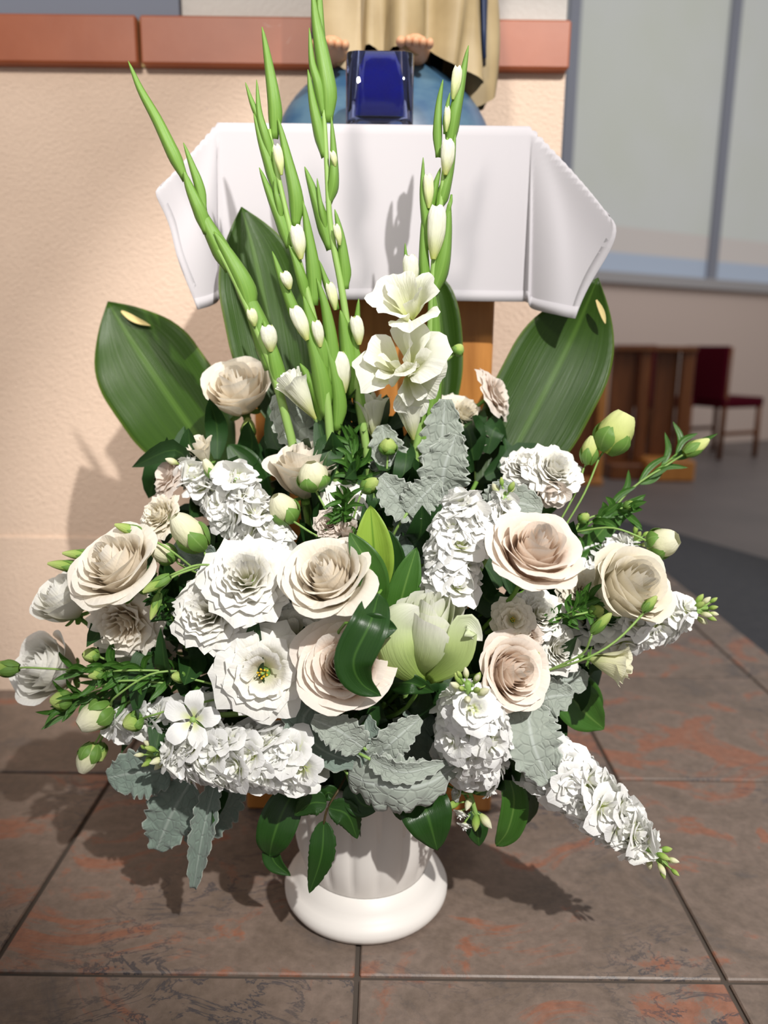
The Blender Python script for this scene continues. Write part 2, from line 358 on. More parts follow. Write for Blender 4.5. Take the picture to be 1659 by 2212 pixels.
# cloth: a sheet whose corners flare at the table corners
def cloth():
    y0, y1 = 1.19, 1.655; hx = tw/2; drop = .243; oL, oR = .108, .148
    U, V = 150, 90
    su = lambda u: -(hx+oL)+u*(2*hx+oL+oR)
    def fn(u, v):
        a = su(u); bb = (v*((y1-y0)+drop))-drop       # bb<0 : in front of the edge
        ex = max(0, a-hx, -hx-a); sg = 1 if a > 0 else -1; ey = max(0, -bb)
        xx = max(-hx, min(hx, a)); yy = y0+max(0, bb); z = TZ+.003
        if ex == 0 and ey == 0: return (tX+xx, yy, z)
        r = math.hypot(ex, ey); phi = math.atan2(ex, ey)      # 0 front, pi/2 side
        fl_ = math.sin(min(1, phi/(pi/2)*1.0)*pi)              # flare strongest at the diagonal
        th = .06+(.70 if sg > 0 else .66)*math.exp(-((phi-.95)/.42)**2)
        if ex == 0: th = .05+.020*math.sin(a*19+1.0)*sm(ey/.2)+.006*math.sin(a*51)*sm(ey/.2)
        elif phi > 1.45: th = .06
        psi = .9*sm(phi/.75)+(pi/2-.9)*sm((phi-.9)/.67)
        rr = r; hor = rr*math.sin(th); ver = rr*math.cos(th)
        rd = .006
        if ey == 0: psi = pi/2
        wob = .003*math.sin(a*33)*sm(ey/.24) if ex == 0 else .006*math.sin(phi*16+a*20)*sm(r/.2)
        return (tX+xx+sg*math.sin(psi)*(hor+wob), yy-math.cos(psi)*(hor+wob+.004), z-ver*(1 if r > .01 else .9))
    mb = MB().grid(U, V, fn)
    o = mb.obj('tablecloth', M['linen'], None, True, None, .0012)
    tag(o, 'white linen cloth draped over the wooden pedestal top', 'tablecloth')
    hem = MB()
    for k, (f_, rng) in enumerate(((lambda t: fn(t, 0.0), 150), (lambda t: fn(0.0, t*.7), 60), (lambda t: fn(1.0, t*.7), 60))):
        g2 = {0: lambda t: fn(t, .022), 1: lambda t: fn(.014, t*.7), 2: lambda t: fn(1-.014, t*.7)}[k]
        off = Vector((0, -.0016, 0)) if k == 0 else Vector((-.0012 if k == 1 else .0012, -.0012, 0))
        hem.grid(rng, 1, lambda u, v: Vector(f_(u) if v == 0 else g2(u))+off)
    hem.obj('hem', M['linen'], o, True, None, .0008)
cloth()
# statue: globe, feet, robe, mantle, simple veiled head above the frame
gx = P(828, 250, 1.5).x; gz = TZ+.0045; gtop = P(828, 104, 1.45).z; gR = (P(1055, 262, 1.48).x-P(600, 262, 1.48).x)/2*1.09
stt = thing('statue', 'painted statue in a gold robe standing on a blue globe', 'statue', Matrix.Translation((gx, 1.5, gz)))
inv = Matrix.Translation((-gx, -1.5, -gz))
gh = gtop-gz
mb = MB().grid(48, 14, lambda u, v: (gx+gR*math.cos(v*pi/2*.999)*math.cos(2*pi*u), 1.50+.15*math.cos(v*pi/2*.999)*math.sin(2*pi*u), gz+gh*math.sin(v*pi/2)), True)
mb.obj('globe', M['globe'], stt, True, inv)
rx0 = P(870, 60, 1.48).x; rxr = (P(1046, 60, 1.48).x-P(692, 60, 1.48).x)/2
hz = gtop-.026
def robe(u, v):
    a = 2*pi*u; z = v*.78
    R = rxr*(1-.28*sm(v*1.3)+.03*math.sin(v*9)) ; Ry = .115*(1-.25*sm(v*1.2))
    f = 1+(.17*math.sin(a*7+3*v)+.10*math.sin(a*12-5*v+1)+.06*math.sin(a*19+1.7))*(1-.5*v)
    x = rx0+R*math.cos(a)*f; y = 1.50+Ry*math.sin(a)*f
    hem_ = hz+.012*math.sin(a*9)+.008*math.sin(a*15+1)
    if math.cos(a) > .55: hem_ -= .045*sm((math.cos(a)-.55)/.4)
    if math.cos(a) < -.6: hem_ -= .02*sm((-math.cos(a)-.6)/.4)
    return (x, y, hem_+z*(1 if v > 0 else 1))
MB().grid(120, 26, robe, True).obj('robe', M['robe'], stt, True, inv)
def mantle(u, v):
    a = pi*(-.12+1.24*u); R = (rxr+.012)*(1-.22*v); f = 1+.05*math.sin(a*9+v*3)
    return (rx0-.004+R*math.cos(a)*f, 1.505+.135*math.sin(a)*f, hz+.015+.90*v)
MB().grid(60, 20, mantle).obj('mantle', M['navy'], stt, True, inv, .006)
MB().grid(24, 12, lambda u, v: (rx0+(.13*math.cos(v*pi/2)+.002)*math.cos(2*pi*u), 1.5+(.085*math.cos(v*pi/2)+.002)*math.sin(2*pi*u), hz+.76+.12*math.sin(v*pi/2)), True).obj('shoulders', M['navy'], stt, True, inv)
MB().ell((rx0, 1.49, hz+.97), (.055, .065, .085)).obj('head', M['skin'], stt, True, inv)
MB().grid(24, 12, lambda u, v: (rx0+.085*math.cos(v*1.45)*math.cos(-.45+u*(pi+.9)), 1.50+.09*math.cos(v*1.45)*math.sin(-.45+u*(pi+.9)), hz+.84+.26*math.sin(v*1.45)), False).obj('veil', M['navy'], stt, True, inv, .005)
for (fx, fy, yy, sgn) in ((716, 97, 1.37, -1), (897, 93, 1.36, 1)):
    p = P(fx, fy, yy); fm = MB().ell(p+Vector((0, .04, .002)), (.026, .06, .016), (0, 0, 1), 14, 8)
    for t in range(5): fm.ell(p+Vector(((t-2)*.0115, -.018+abs(t-1.2)*.004, -.003)), (.0065 if t else .0085, .012, .0075), (0, 0, 1), 8, 6)
    fm.obj('foot', M['skin'], stt, True, inv)
# cobalt glass in front of the statue
gp = P(820, 268, 1.262); gw = pxm(148, P(820, 200, 1.22)); gz0 = TZ+.0045; gH = P(820, 106, 1.215).z-gz0
gl = thing('votive_glass', 'square cobalt blue glass holder standing in front of the globe', 'candle holder', Matrix.Translation((gp.x, 1.262, gz0)))
inv = Matrix.Translation((-gp.x, -1.262, -gz0))
def sq(r, p=5):
    def rm(rr, z, a): c, s_ = abs(math.cos(a)), abs(math.sin(a)); return rr/((c**p+s_**p)**(1/p))
    return rm
hwd = gw/2
MB().lathe([(0, 0), (hwd-.003, 0), (hwd, .003), (hwd, gH-.002), (hwd-.002, gH), (hwd-.009, gH), (hwd-.0095, .02), (0, .02)], 40, (gp.x, 1.268, gz0), sq(0, 9)).obj('outer_wall', M['glass'], gl, True, inv)
MB().lathe([(0, .021), (hwd-.0115, .021), (hwd-.010, .05), (hwd-.010, gH-.004), (hwd-.014, gH-.004), (hwd-.016, .06), (0, .055)], 40, (gp.x, 1.268, gz0), sq(0, 9)).obj('inner_glass', M['cobalt'], gl, True, inv)
MB().lathe([(0, .0235), (hwd-.018, .0235), (hwd-.018, .05), (0, .05)], 24, (gp.x, 1.268, gz0), sq(0, 9)).obj('wax', M['wax'], gl, True, inv)
# ------------------------------------------------------------------ far furniture
def boxes(t, parts):
    for nm, m, c, d in parts: MB().box(c, d, 0, .006).obj(nm, m, t, False)
def kneeler(px0, px1, Y, label, tall=.85):
    p0, p1 = P(px0, 1015, Y), P(px1, 1015, Y); wd = p1.x-p0.x
    t = thing('kneeler', label, 'kneeler', Matrix.Translation(((p0.x+p1.x)/2, Y, -.02)))
    w2 = wd/2
    boxes(t, [('post', M['woodred'], (w2-.04, 0, tall/2), (.08, .06, tall)), ('post', M['woodred'], (-w2+.2, 0, tall/2), (.07, .06, tall)),
              ('panel', M['woodred'], (-w2+.08, .05, tall/2), (.17, .03, tall-.02)), ('panel', M['woodred'], (w2-.15, .06, tall/2+.03), (.15, .03, tall-.08)),
              ('top_rail', M['woodred'], (0, .02, tall-.01), (wd, .16, .035)), ('base', M['wood'], (w2-.16, -.05, .07), (.31, .3, .13)), ('base', M['woodred'], (-w2+.10, -.02, .05), (.22, .24, .10))])
    return t
kneeler(1310, 1477, 5.1, 'wooden kneeling desk with two upright boards near the red chairs')
t = thing('kneeler', 'narrow wooden upright half hidden behind the broad green leaf', 'kneeler', Matrix.Translation((P(1289, 1030, 4.8).x, 4.8, -.02)))
boxes(t, [('post', M['wood'], (0, 0, .36), (.05, .05, .72)), ('panel', M['woodred'], (-.17, .03, .20), (.30, .02, .66)), ('base', M['wood'], (-.16, 0, .02), (.36, .16, .04))])
def chair(px, py, Y, rot, label):
    p = P(px, py, Y)
    t = thing('chair', label, 'chair', Matrix.Translation((p.x, Y, -.02)) @ Matrix.Rotation(rot, 4, 'Z'), 'red upholstered chairs by the far wall')
    def bx(nm, m, c, d): MB().box(c, d, 0, .012).obj(nm, m, t, False)
    bx('seat', M['maroon'], (0, 0, .44), (.46, .44, .08)); bx('backrest', M['maroon'], (-.22, 0, .66), (.05, .42, .42))
    for sx in (-.2, .2):
        for sy in (-.2, .2):
            h = .42 if sx > 0 else .86
            MB().tube([(sx*1.05, sy, 0), (sx, sy, h)], .021, 8).obj('leg', M['woodred'], t)
    bx('stretcher', M['woodred'], (0, -.2, .2), (.4, .02, .03)); bx('stretcher', M['woodred'], (0, .2, .2), (.4, .02, .03))
chair(1548, 962, 6.25, math.radians(28), 'maroon upholstered chair with wooden legs, right of the kneeling desk')
chair(1400, 962, 6.1, math.radians(28), 'maroon upholstered chair mostly hidden behind the kneeling desk')
# ------------------------------------------------------------------ urn
ux, uy = P(791, 1915, 1.02).x, 1.02
urn = thing('urn', 'white fluted pedestal urn standing on the tiled floor', 'urn', Matrix.Translation((ux, uy, 0)))
prof = [(0, .001), (.108, .001), (.117, .004), (.1215, .011), (.122, .018), (.1185, .025), (.112, .030), (.108, .033), (.104, .040), (.099, .047), (.094, .052), (.091, .0545)]
MB().lathe(prof, 64).obj('foot', M['urn'], urn)
def flu(r, z, a):
    k = sm((z-.056)/.02)*(1-sm((z-.205)/.015)); return r*(1-.045*k*(1-abs(math.sin(a*9)))**1.6)
body = [(.0905, .0545), (.092, .058), (.097, .07), (.1015, .085), (.1045, .10), (.106, .12), (.107, .14), (.1085, .16), (.111, .18), (.114, .20), (.117, .212), (.117, .216), (.122, .218), (.130, .222), (.133, .228), (.132, .236), (.126, .239), (.119, .236), (.114, .225), (.10, .10), (0, .10)]
MB().lathe(body, 144, (0, 0, 0), flu).obj('bowl', M['urn'], urn)
MB().lathe([(0, .10), (.098, .102), (.108, .2), (.100, .25), (.07, .27), (0, .275)], 24).obj('foam', M['foam'], urn)
FC = Vector((ux, uy, .25))
# ------------------------------------------------------------------ blooms
def petal(mb, th0, R, H, hw, p, curl, ruf, k, seed, spiral=.06, nu=9, nv=8, zb=0, rb=.03, notch=0, tuck=.6, inw=0, rnd_=.40):
    rnd = random.Random(seed); ph = rnd.uniform(0, 6); ph2 = rnd.uniform(0, 6); tl = rnd.uniform(-.05, .05)
    def fn(uu, v):
        u = uu*2-1
        au = abs(u); v = v*(1-rnd_*au**(2.4 if k < 6 else 3.2))
        wv = .40+.60*math.sin(min(v/.60, 1)*pi/2)
        th = th0+u*hw*wv
        r = rb+(R-rb)*(1-(1-v)**p); r *= 1-inw*v*v; z = zb+H*(v**.92)
        c = max(0, (v-.62)/.38)**2*(1+.5*abs(u)**2); r += curl*c*.55; z -= curl*c*.42
        r *= 1+spiral*u
        e = v**2.6
        z += .05*H*(v**3)*max(0, 1-au*2.2)*(curl > .15)*(rnd_ < .35 and k < 6); r += .10*curl*v**4*au
        r += ruf*e*(math.sin(k*u+ph)+.5*math.sin(2.1*k*u+ph2)); z += ruf*.7*e*(math.cos(k*u*1.2+ph2))+tl*H*v*v
        if notch: z -= notch*max(0, 1-abs(u)*3)*max(0, v-.8)/.2
        return (r*math.cos(th), r*math.sin(th), z)
    mb.grid(nu, nv, fn); return mb
GA = math.radians(137.5)
def variant(kind, seed):
    """a list of petal meshes around +Z, overall width about 1"""
    rnd = random.Random(seed); out = []
    spec = {'open':   (36, .03, .42, .80, .55, 1.7, .92, .0, .34, .012, 4),
            'half':   (30, .035, .42, .88, .68, 1.9, .92, .0, .24, .010, 5),
            'closed': (22, .04, .43, .82, .66, 1.9, 1.10, .0, .17, .014, 5),
            'ruffle': (26, .05, .46, .54, .22, 1.5, .92, .05, .24, .034, 11),
            'wide':   (17, .16, .46, .40, .18, 1.1, .98, .10, .28, .028, 10),
            'cup':    (10, .10, .34, .85, .80, 1.3, 1.0, .0, .22, .022, 6),
            'funnel': (7, .14, .48, .72, .55, 1.0, .85, .10, .34, .030, 6),
            'tulip':  (16, .06, .36, 1.0, .84, 1.5, 1.0, .0, .05, .012, 5)}[kind]
    N, R0, R1, H0, H1, w0, w1, c0, c1, ruf, k = spec
    for i in range(N):
        t = i/(N-1); R = R0+(R1-R0)*t**.85; H = H0+(H1-H0)*t
        if kind in ('open', 'half', 'closed'): H -= .03*(1-t)**3
        mb = MB(); p = (2.7 if kind == 'closed' else 3.6-.9*t) if kind in ('open', 'half', 'closed') else (2.9 if kind == 'tulip' else 2.3-.7*t)
        petal(mb, i*GA+rnd.uniform(-.2, .2), R, H*rnd.uniform(.96, 1.04), w0+(w1-w0)*t, p, c0+(c1-c0)*max(0, t-.12)*rnd.uniform(.75, 1.25), ruf*(.4+.9*t), k, seed*100+i, .09, 12, 9, inw=(.5*max(0, 1-t*1.5) if kind in ('open', 'half', 'closed') else .30*(1-.6*t) if kind == 'tulip' else 0), rnd_=(.30 if kind in ('open', 'half', 'closed') else .24))
        out.append(mb)
    return out
VM = {}
def vmeshes(kind, seed, matk):
    key = (kind, seed, matk)
    if key not in VM: VM[key] = [mb.mesh('petal', M[matk]) for mb in variant(kind, seed)]
    return VM[key]
_sep = None
def sepal_mesh():
    global _sep
    if _sep is None:
        def fn(u, v):
            q = u*2-1; wd = .07*math.sin(pi*min(1, .12+v*.88))**.8*(1-v*.5); return (.05+.19*math.sin(v*1.5), q*wd, .02-.10*v+.10*v*v+.02*q*q)
        _sep = MB().grid(4, 7, fn).mesh('sepal', M['sepal'])
    return _sep
def stem_pts(a, ax, dst=None, n=9, k=.10):
    e = dst or (FC+Vector((random.uniform(-.05, .05), random.uniform(-.05, .03), random.uniform(-.03, .02))))
    d = (a-e).length; b_ = a-ax*min(k, d*.4); c_ = e+Vector((0, 0, 1))*d*.25+(a-e)*.15
    return [(1-t)**3*a+3*(1-t)**2*t*b_+3*(1-t)*t*t*c_+t**3*e for t in [i/n for i in range(n+1)]]
def frame(pos, ax, s, spin=0):
    return Matrix.Translation(pos) @ (ax.to_track_quat('Z', 'Y').to_matrix().to_4x4()) @ Matrix.Rotation(spin, 4, 'Z') @ Matrix.Scale(s, 4)
def bloom(name, cat, label, kind, matk, px, py, d, Y, ax, seed=1, group=None, center=False, sep=True, stem=True, sq_=None):
    c = P(px, py, Y); s = pxm(d*(1.10 if kind == 'open' else 1), c); a = cv(ax)
    hh = {'open': .62, 'half': .8, 'closed': .95, 'ruffle': .40, 'wide': .32, 'cup': .82, 'funnel': .7, 'tulip': 1.0}[kind]
    off = hh*.5 if kind not in ('ruffle', 'wide') else hh*.7
    base = c-a*s*off; Mx = frame(base, a, s, random.uniform(0, 6.28)); t = thing(name, label, cat, Mx, group)
    for me in vmeshes(kind, seed, matk): put('petal', me, t)
    iv = Mx.inverted()
    MB().ell((0, 0, .0), (.075, .075, .07), (0, 0, 1), 10, 6).obj('calyx', M['sepal'], t)
    if sep:
        for k in range(5): put('sepal', sepal_mesh(), t, None, Matrix.Rotation(k*2*pi/5+.3, 3, 'Z').to_quaternion())
    if center:
        mb = MB()
        for k in range(9):
            an = k*GA; r_ = .02+.012*k**.5; mb.tube([(r_*.4*math.cos(an), r_*.4*math.sin(an), .05), (r_*math.cos(an), r_*math.sin(an), .22)], .006, 5)
            mb.ell((r_*math.cos(an)*1.1, r_*math.sin(an)*1.1, .23), (.014, .014, .028), (0, 0, 1), 6, 4)
        mb.obj('stamens', M['yellow'], t); MB().tube([(0, 0, .03), (.004, 0, .27)], .016, 7).obj('pistil', M['stempale'], t)
    if stem: MB().tube(stem_pts(base, a), .0028, 7).obj('stem', M['stem'], t, True, iv)
    return t
R_, L_ = 'rose', 'lisianthus'
G1, G2 = 'roses in the arrangement', 'lisianthus blooms in the arrangement'
BL = [
 (R_, 'ivory rose facing up left, largest bloom at the left edge of the bouquet', 'open', 'rose', 262, 1235, 178, .88, (-.30, .60, .72), 1, G1),
 (R_, 'ivory rose facing forward in the middle, above the blush rose', 'open', 'rose', 712, 1258, 176, .83, (-.22, .62, .76), 2, G1),
 (R_, 'blush pink rose partly crossed by the glossy curled leaf', 'open', 'blush', 745, 1440, 180, .825, (-.10, .34, .92), 3, G1),
 (R_, 'pale blush rose at upper right beside the ruffled stock spike', 'open', 'blush', 1150, 1203, 182, .83, (.12, .68, .72), 4, G1),
 (R_, 'pale blush rose at lower right above the silver leaves', 'open', 'blush', 1095, 1452, 156, .84, (.42, .22, .86), 2, G1),
 (R_, 'closed white rose standing high at left in front of the broad leaf', 'closed', 'rose', 512, 838, 160, 1.08, (-.10, .62, .78), 5, G1),
 (R_, 'white rose with flared rim behind the small cream bud', 'half', 'rose', 655, 1022, 158, .98, (-.03, .88, .48), 6, G1),
 (R_, 'cream rose at far right among the white stock', 'half', 'cream', 1352, 1275, 190, .89, (.38, .48, .78), 7, G1),
 (L_, 'layered white bloom tucked right below the large left rose', 'ruffle', 'rose', 262, 1352, 170, .90, (-.12, -.25, .95), 1, G2),
 (L_, 'closed white bloom pointing up at the far left edge', 'closed', 'lisi', 133, 1290, 135, .93, (-.35, .75, .55), 8, G2),
 (L_, 'pale white bloom at the left edge behind the green stems', 'half', 'lisi', 112, 1445, 160, .98, (-.45, .35, .75), 9, G2),
 (L_, 'round ruffled white bloom just left of the middle rose', 'ruffle', 'lisi', 530, 1243, 188, .85, (.02, .40, .90), 2, G2),
 (L_, 'ruffled white bloom left of and below the round ruffled one', 'ruffle', 'lisi', 448, 1322, 168, .86, (-.12, .25, .92), 3, G2),
 (L_, 'open white bloom with yellow green stamens at lower centre left', 'wide', 'lisi', 568, 1455, 196, .83, (.05, .12, .99), 4, G2),
 (L_, 'half hidden white bloom between the middle rose and the open bloom', 'wide', 'lisi', 648, 1372, 170, .875, (-.05, .35, .88), 5, G2),
 (L_, 'white ruffled bloom with pink flecks at upper right under the big leaf', 'ruffle', 'lisi', 1200, 1010, 130, .98, (.25, .45, .80), 6, G2),
 (L_, 'smaller ruffled white bloom left of the pink flecked bloom', 'ruffle', 'lisi', 1133, 1005, 105, .99, (-.25, .55, .75), 7, G2),
 (L_, 'pale pink throat bloom hanging under the pink flecked bloom', 'cup', 'pinkish', 1185, 1055, 90, .975, (.1, -.5, .75), 17, G2),
 (L_, 'cream ruffled bloom behind the upright silver leaf', 'ruffle', 'cream', 1003, 893, 120, 1.09, (.35, .55, .75), 8, G2),
 (L_, 'small cream bloom drooping below the cream ruffled one', 'cup', 'cream', 1030, 945, 70, 1.08, (.5, -.3, .7), 18, G2),
 (L_, 'pale pink bloom seen from the side before the right broad leaf', 'wide', 'pinkish', 1076, 848, 110, 1.10, (.75, .35, .45), 9, G2),
 (L_, 'pinkish beige bloom at upper left of the white stock', 'wide', 'pinkish', 362, 1022, 115, 1.0, (-.65, .45, .50), 10, G2),
 (L_, 'cream ruffled bloom below the pinkish beige bloom on the left', 'ruffle', 'cream', 340, 1112, 105, .96, (-.45, .35, .80), 11, G2),
 (L_, 'white bloom between the blush rose and the cream rose on the right', 'ruffle', 'lisi', 1168, 1325, 115, .88, (.1, .4, .85), 12, G2),
 (L_, 'white bloom low right between green stems and silver leaves', 'ruffle', 'lisi', 1212, 1405, 105, .89, (.3, .2, .85), 13, G2),
 (L_, 'small cream bloom with a yellow eye right of the greenish flower', 'wide', 'cream', 1108, 1338, 88, .86, (-.1, .2, .95), 14, G2),
 (L_, 'tiny blush bloom below the yellow eyed cream bloom', 'ruffle', 'pinkish', 1148, 1378, 62, .86, (.2, -.1, .95), 15, G2),
 (L_, 'blush cream bloom left of the cream rose on the right', 'ruffle', 'cream', 1262, 1275, 100, .92, (-.1, .3, .9), 16, G2),
 (L_, 'greenish white half open bloom pointing right at lower right', 'cup', 'budcream', 1315, 1432, 108, .88, (.85, -.15, .45), 17, G2),
 (L_, 'small blush bloom behind the fine green leaves above the middle rose', 'ruffle', 'pinkish', 712, 1130, 72, .90, (-.2, .3, .85), 18, G2),
 (L_, 'pale blush bloom between the lime leaf and the middle rose', 'cup', 'pinkish', 748, 1152, 66, .90, (.1, .7, .6), 19, G2),
 (L_, 'cream bloom in profile beside the upper left broad leaf', 'cup', 'cream', 437, 978, 80, 1.0, (-.2, .7, .6), 20, G2),
 (L_, 'pale pinkish bloom deep in shade under the layered left bloom', 'ruffle', 'pinkish', 330, 1425, 95, .96, (-.1, -.1, .95), 21, G2),
 (L_, 'white bloom peeping out under the flared white rose', 'wide', 'lisi', 745, 1075, 90, .95, (.1, .5, .8), 22, G2),
]
for (nm, lab, kind, mk, px, py, d, Y, ax, sd, gr) in BL:
    bloom(nm, 'flower', lab, kind, mk, px, py, d, Y, ax, sd, gr, center=('stamens' in lab or 'yellow eye' in lab), sep=kind in ('closed', 'half', 'open', 'cup'))
# greenish double lily
lil = bloom('lily', 'flower', 'greenish white tulip shaped double lily right of the dark leaf', 'tulip', 'lily', 925, 1372, 215, .83, (.12, .92, .42), 31)
# two broad outer petals that curl away
# ------------------------------------------------------------------ blades (leaves, spathes)
def prof_(kind, v):
    if kind == 'lance': return math.sin(pi*min(1, .06+.94*v))**.75
    if kind == 'ovate': return (math.sin(pi*v**.72)**.8 if 0 < v < 1 else 0)*1.0
    if kind == 'aspid': return (sm(v/.45)**.6*.90+.10)*(1-max(0, (v-.60)/.40)**1.8) if v < 1 else .01
    if kind == 'spathe': return (.45+.55*sm(v/.25))*(1-v)**.62 if v < 1 else .02
    if kind == 'silver': return (math.sin(pi*min(1, .10+.86*v**.85))**.65)
    if kind == 'round': return math.sqrt(max(.001, 1-(2*v-1)**2))**.8
    return 1
def blade(name, m, pts, hw, kind='lance', nrm=None, cup=.25, lobes=0, ld=.2, ruf=0, rk=14, nu=8, nv=20, parent=None, inv=None, twist=0, th=.0006, droop=0, sd=0):
    n0 = nrm or TW; c = spl(pts, nv); N = nv; fr = []
    for i in range(N+1):
        t = (c[min(i+1, N)]-c[max(i-1, 0)]).normalized(); s_ = t.cross(n0)
        if s_.length < .05: s_ = t.cross(UP)
        s_.normalize(); n_ = s_.cross(t).normalized()
        if twist: 
            q = Matrix.Rotation(twist*i/N, 3, t); s_ = q @ s_; n_ = q @ n_
        fr.append((s_, n_))
    rs = random.Random(sd or hash((round(pts[0][0]*1e4), round(pts[0][2]*1e4))) & 0xffff); ph = rs.uniform(0, 6); ph2 = rs.uniform(0, 6)
    def fn(uu, v):
        k = round(v*N); s_, n_ = fr[k]; u = uu*2-1; wd = hw*prof_(kind, v)
        if lobes:
            fr_ = abs(math.sin(pi*(v*lobes*.8+(.35 if u > 0 else 0))))**.55; wd *= 1+ld*1.5*abs(u)**2*(fr_-.72)*(1-.5*sm((v-.85)/.15))+.16*ld*abs(u)**3*math.sin(v*lobes*11+ph)
        rr = ruf*hw*abs(u)**2.2*(math.sin(rk*v+ph+(1.6 if u > 0 else 0))+.5*math.sin(rk*2.3*v+ph2))
        return c[k]+s_*(u*wd)+n_*(cup*wd*u*u+rr-droop*hw*.0)
    mb = MB().grid(nu, nv, fn)
    return mb.obj(name, M[m], parent, True, inv, th)
def px3(l): return [P(*q) for q in l]
def fix_hash(): pass
# extra lily petals
inv = lil.matrix_world.inverted() if False else None
def child_blade(t, Mx, *a, **k): return blade(*a, parent=t, inv=Mx.inverted(), **k)
Ml = lil.matrix_world.copy()
Ml = Matrix(lil.matrix_basis)
for pts, hw, cp in (([(925, 1470, .83), (985, 1420, .805), (1005, 1350, .80), (1042, 1385, .80)], 32, .3), ([(915, 1478, .83), (868, 1420, .80), (864, 1350, .800), (905, 1310, .80)], 52, -.4)):
    blade('petal', 'lily', px3(pts), pxm(hw, P(*pts[1])), 'lance', cup=cp, nu=8, nv=18, parent=lil, inv=Ml.inverted(), th=.0008)
# lone leaves: thing with blade and stalk
def leaf(label, m, pts, hw, kind='lance', cat='leaf', name='leaf', stalk=True, stem_m='stem', group=None, **k):
    pp = px3(pts); Mx = Matrix.Translation(pp[0]); t = thing(name, label, cat, Mx, group)
    w_ = pxm(hw, pp[len(pp)//2]); blade('blade', m, pp, w_, kind, parent=t, inv=Mx.inverted(), **k)
    if stalk:
        d = (pp[1]-pp[0]).normalized(); MB().tube(stem_pts(pp[0], d, None, 8, .05), .0018, 6).obj('stalk', M[stem_m], t, True, Mx.inverted())
    return t, Mx, pp
GA_ = 'broad strap leaves behind the flowers'
a1 = leaf('broad dark green leaf at far left with a dry yellow edge at its tip', 'aspid', [(500, 1060, 1.12), (440, 965, 1.17), (360, 850, 1.22), (290, 745, 1.25), (233, 652, 1.27)], 114, 'aspid', cup=.18, ruf=.02, nu=12, nv=30, group=GA_, nrm=cv((-.15, .25, 1)))
a2 = leaf('broad dark green leaf standing behind the second gladiolus', 'aspid', [(640, 980, 1.10), (610, 850, 1.13), (580, 700, 1.15), (552, 560, 1.16), (522, 447, 1.165)], 92, 'aspid', cup=.28, ruf=.02, nu=12, nv=30, group=GA_, nrm=cv((.15, .1, 1)))
a3 = leaf('dark green leaf seen edge on before the wooden pedestal', 'aspid', [(930, 1010, 1.10), (952, 880, 1.13), (958, 760, 1.15), (945, 640, 1.16), (925, 590, 1.16)], 33, 'aspid', cup=.9, nu=8, nv=24, group=GA_, nrm=cv((.3, 0, 1)))
a4 = leaf('broad green leaf at right rising below the corner of the cloth', 'aspid', [(1035, 1110, 1.08), (1095, 1000, 1.12), (1170, 860, 1.15), (1240, 720, 1.17), (1292, 600, 1.16)], 108, 'aspid', cup=.22, ruf=.015, nu=12, nv=30, group=GA_, nrm=cv((.12, .3, 1)))
def dry(t, pts, hw):
    Mx = t[1]; blade('dry_edge', 'dry', px3(pts), pxm(hw, P(*pts[0])), 'lance', parent=t[0], inv=Mx.inverted(), th=.0008, nrm=cv((.0, .15, 1)))['label'] = 'dried yellow edge patch'
dry(a1, [(262, 672, 1.255), (290, 690, 1.25), (326, 704, 1.245)], 7)
dry(a4, [(1288, 648, 1.145), (1300, 675, 1.145), (1308, 700, 1.145)], 6)
GS = 'silver felted leaves'
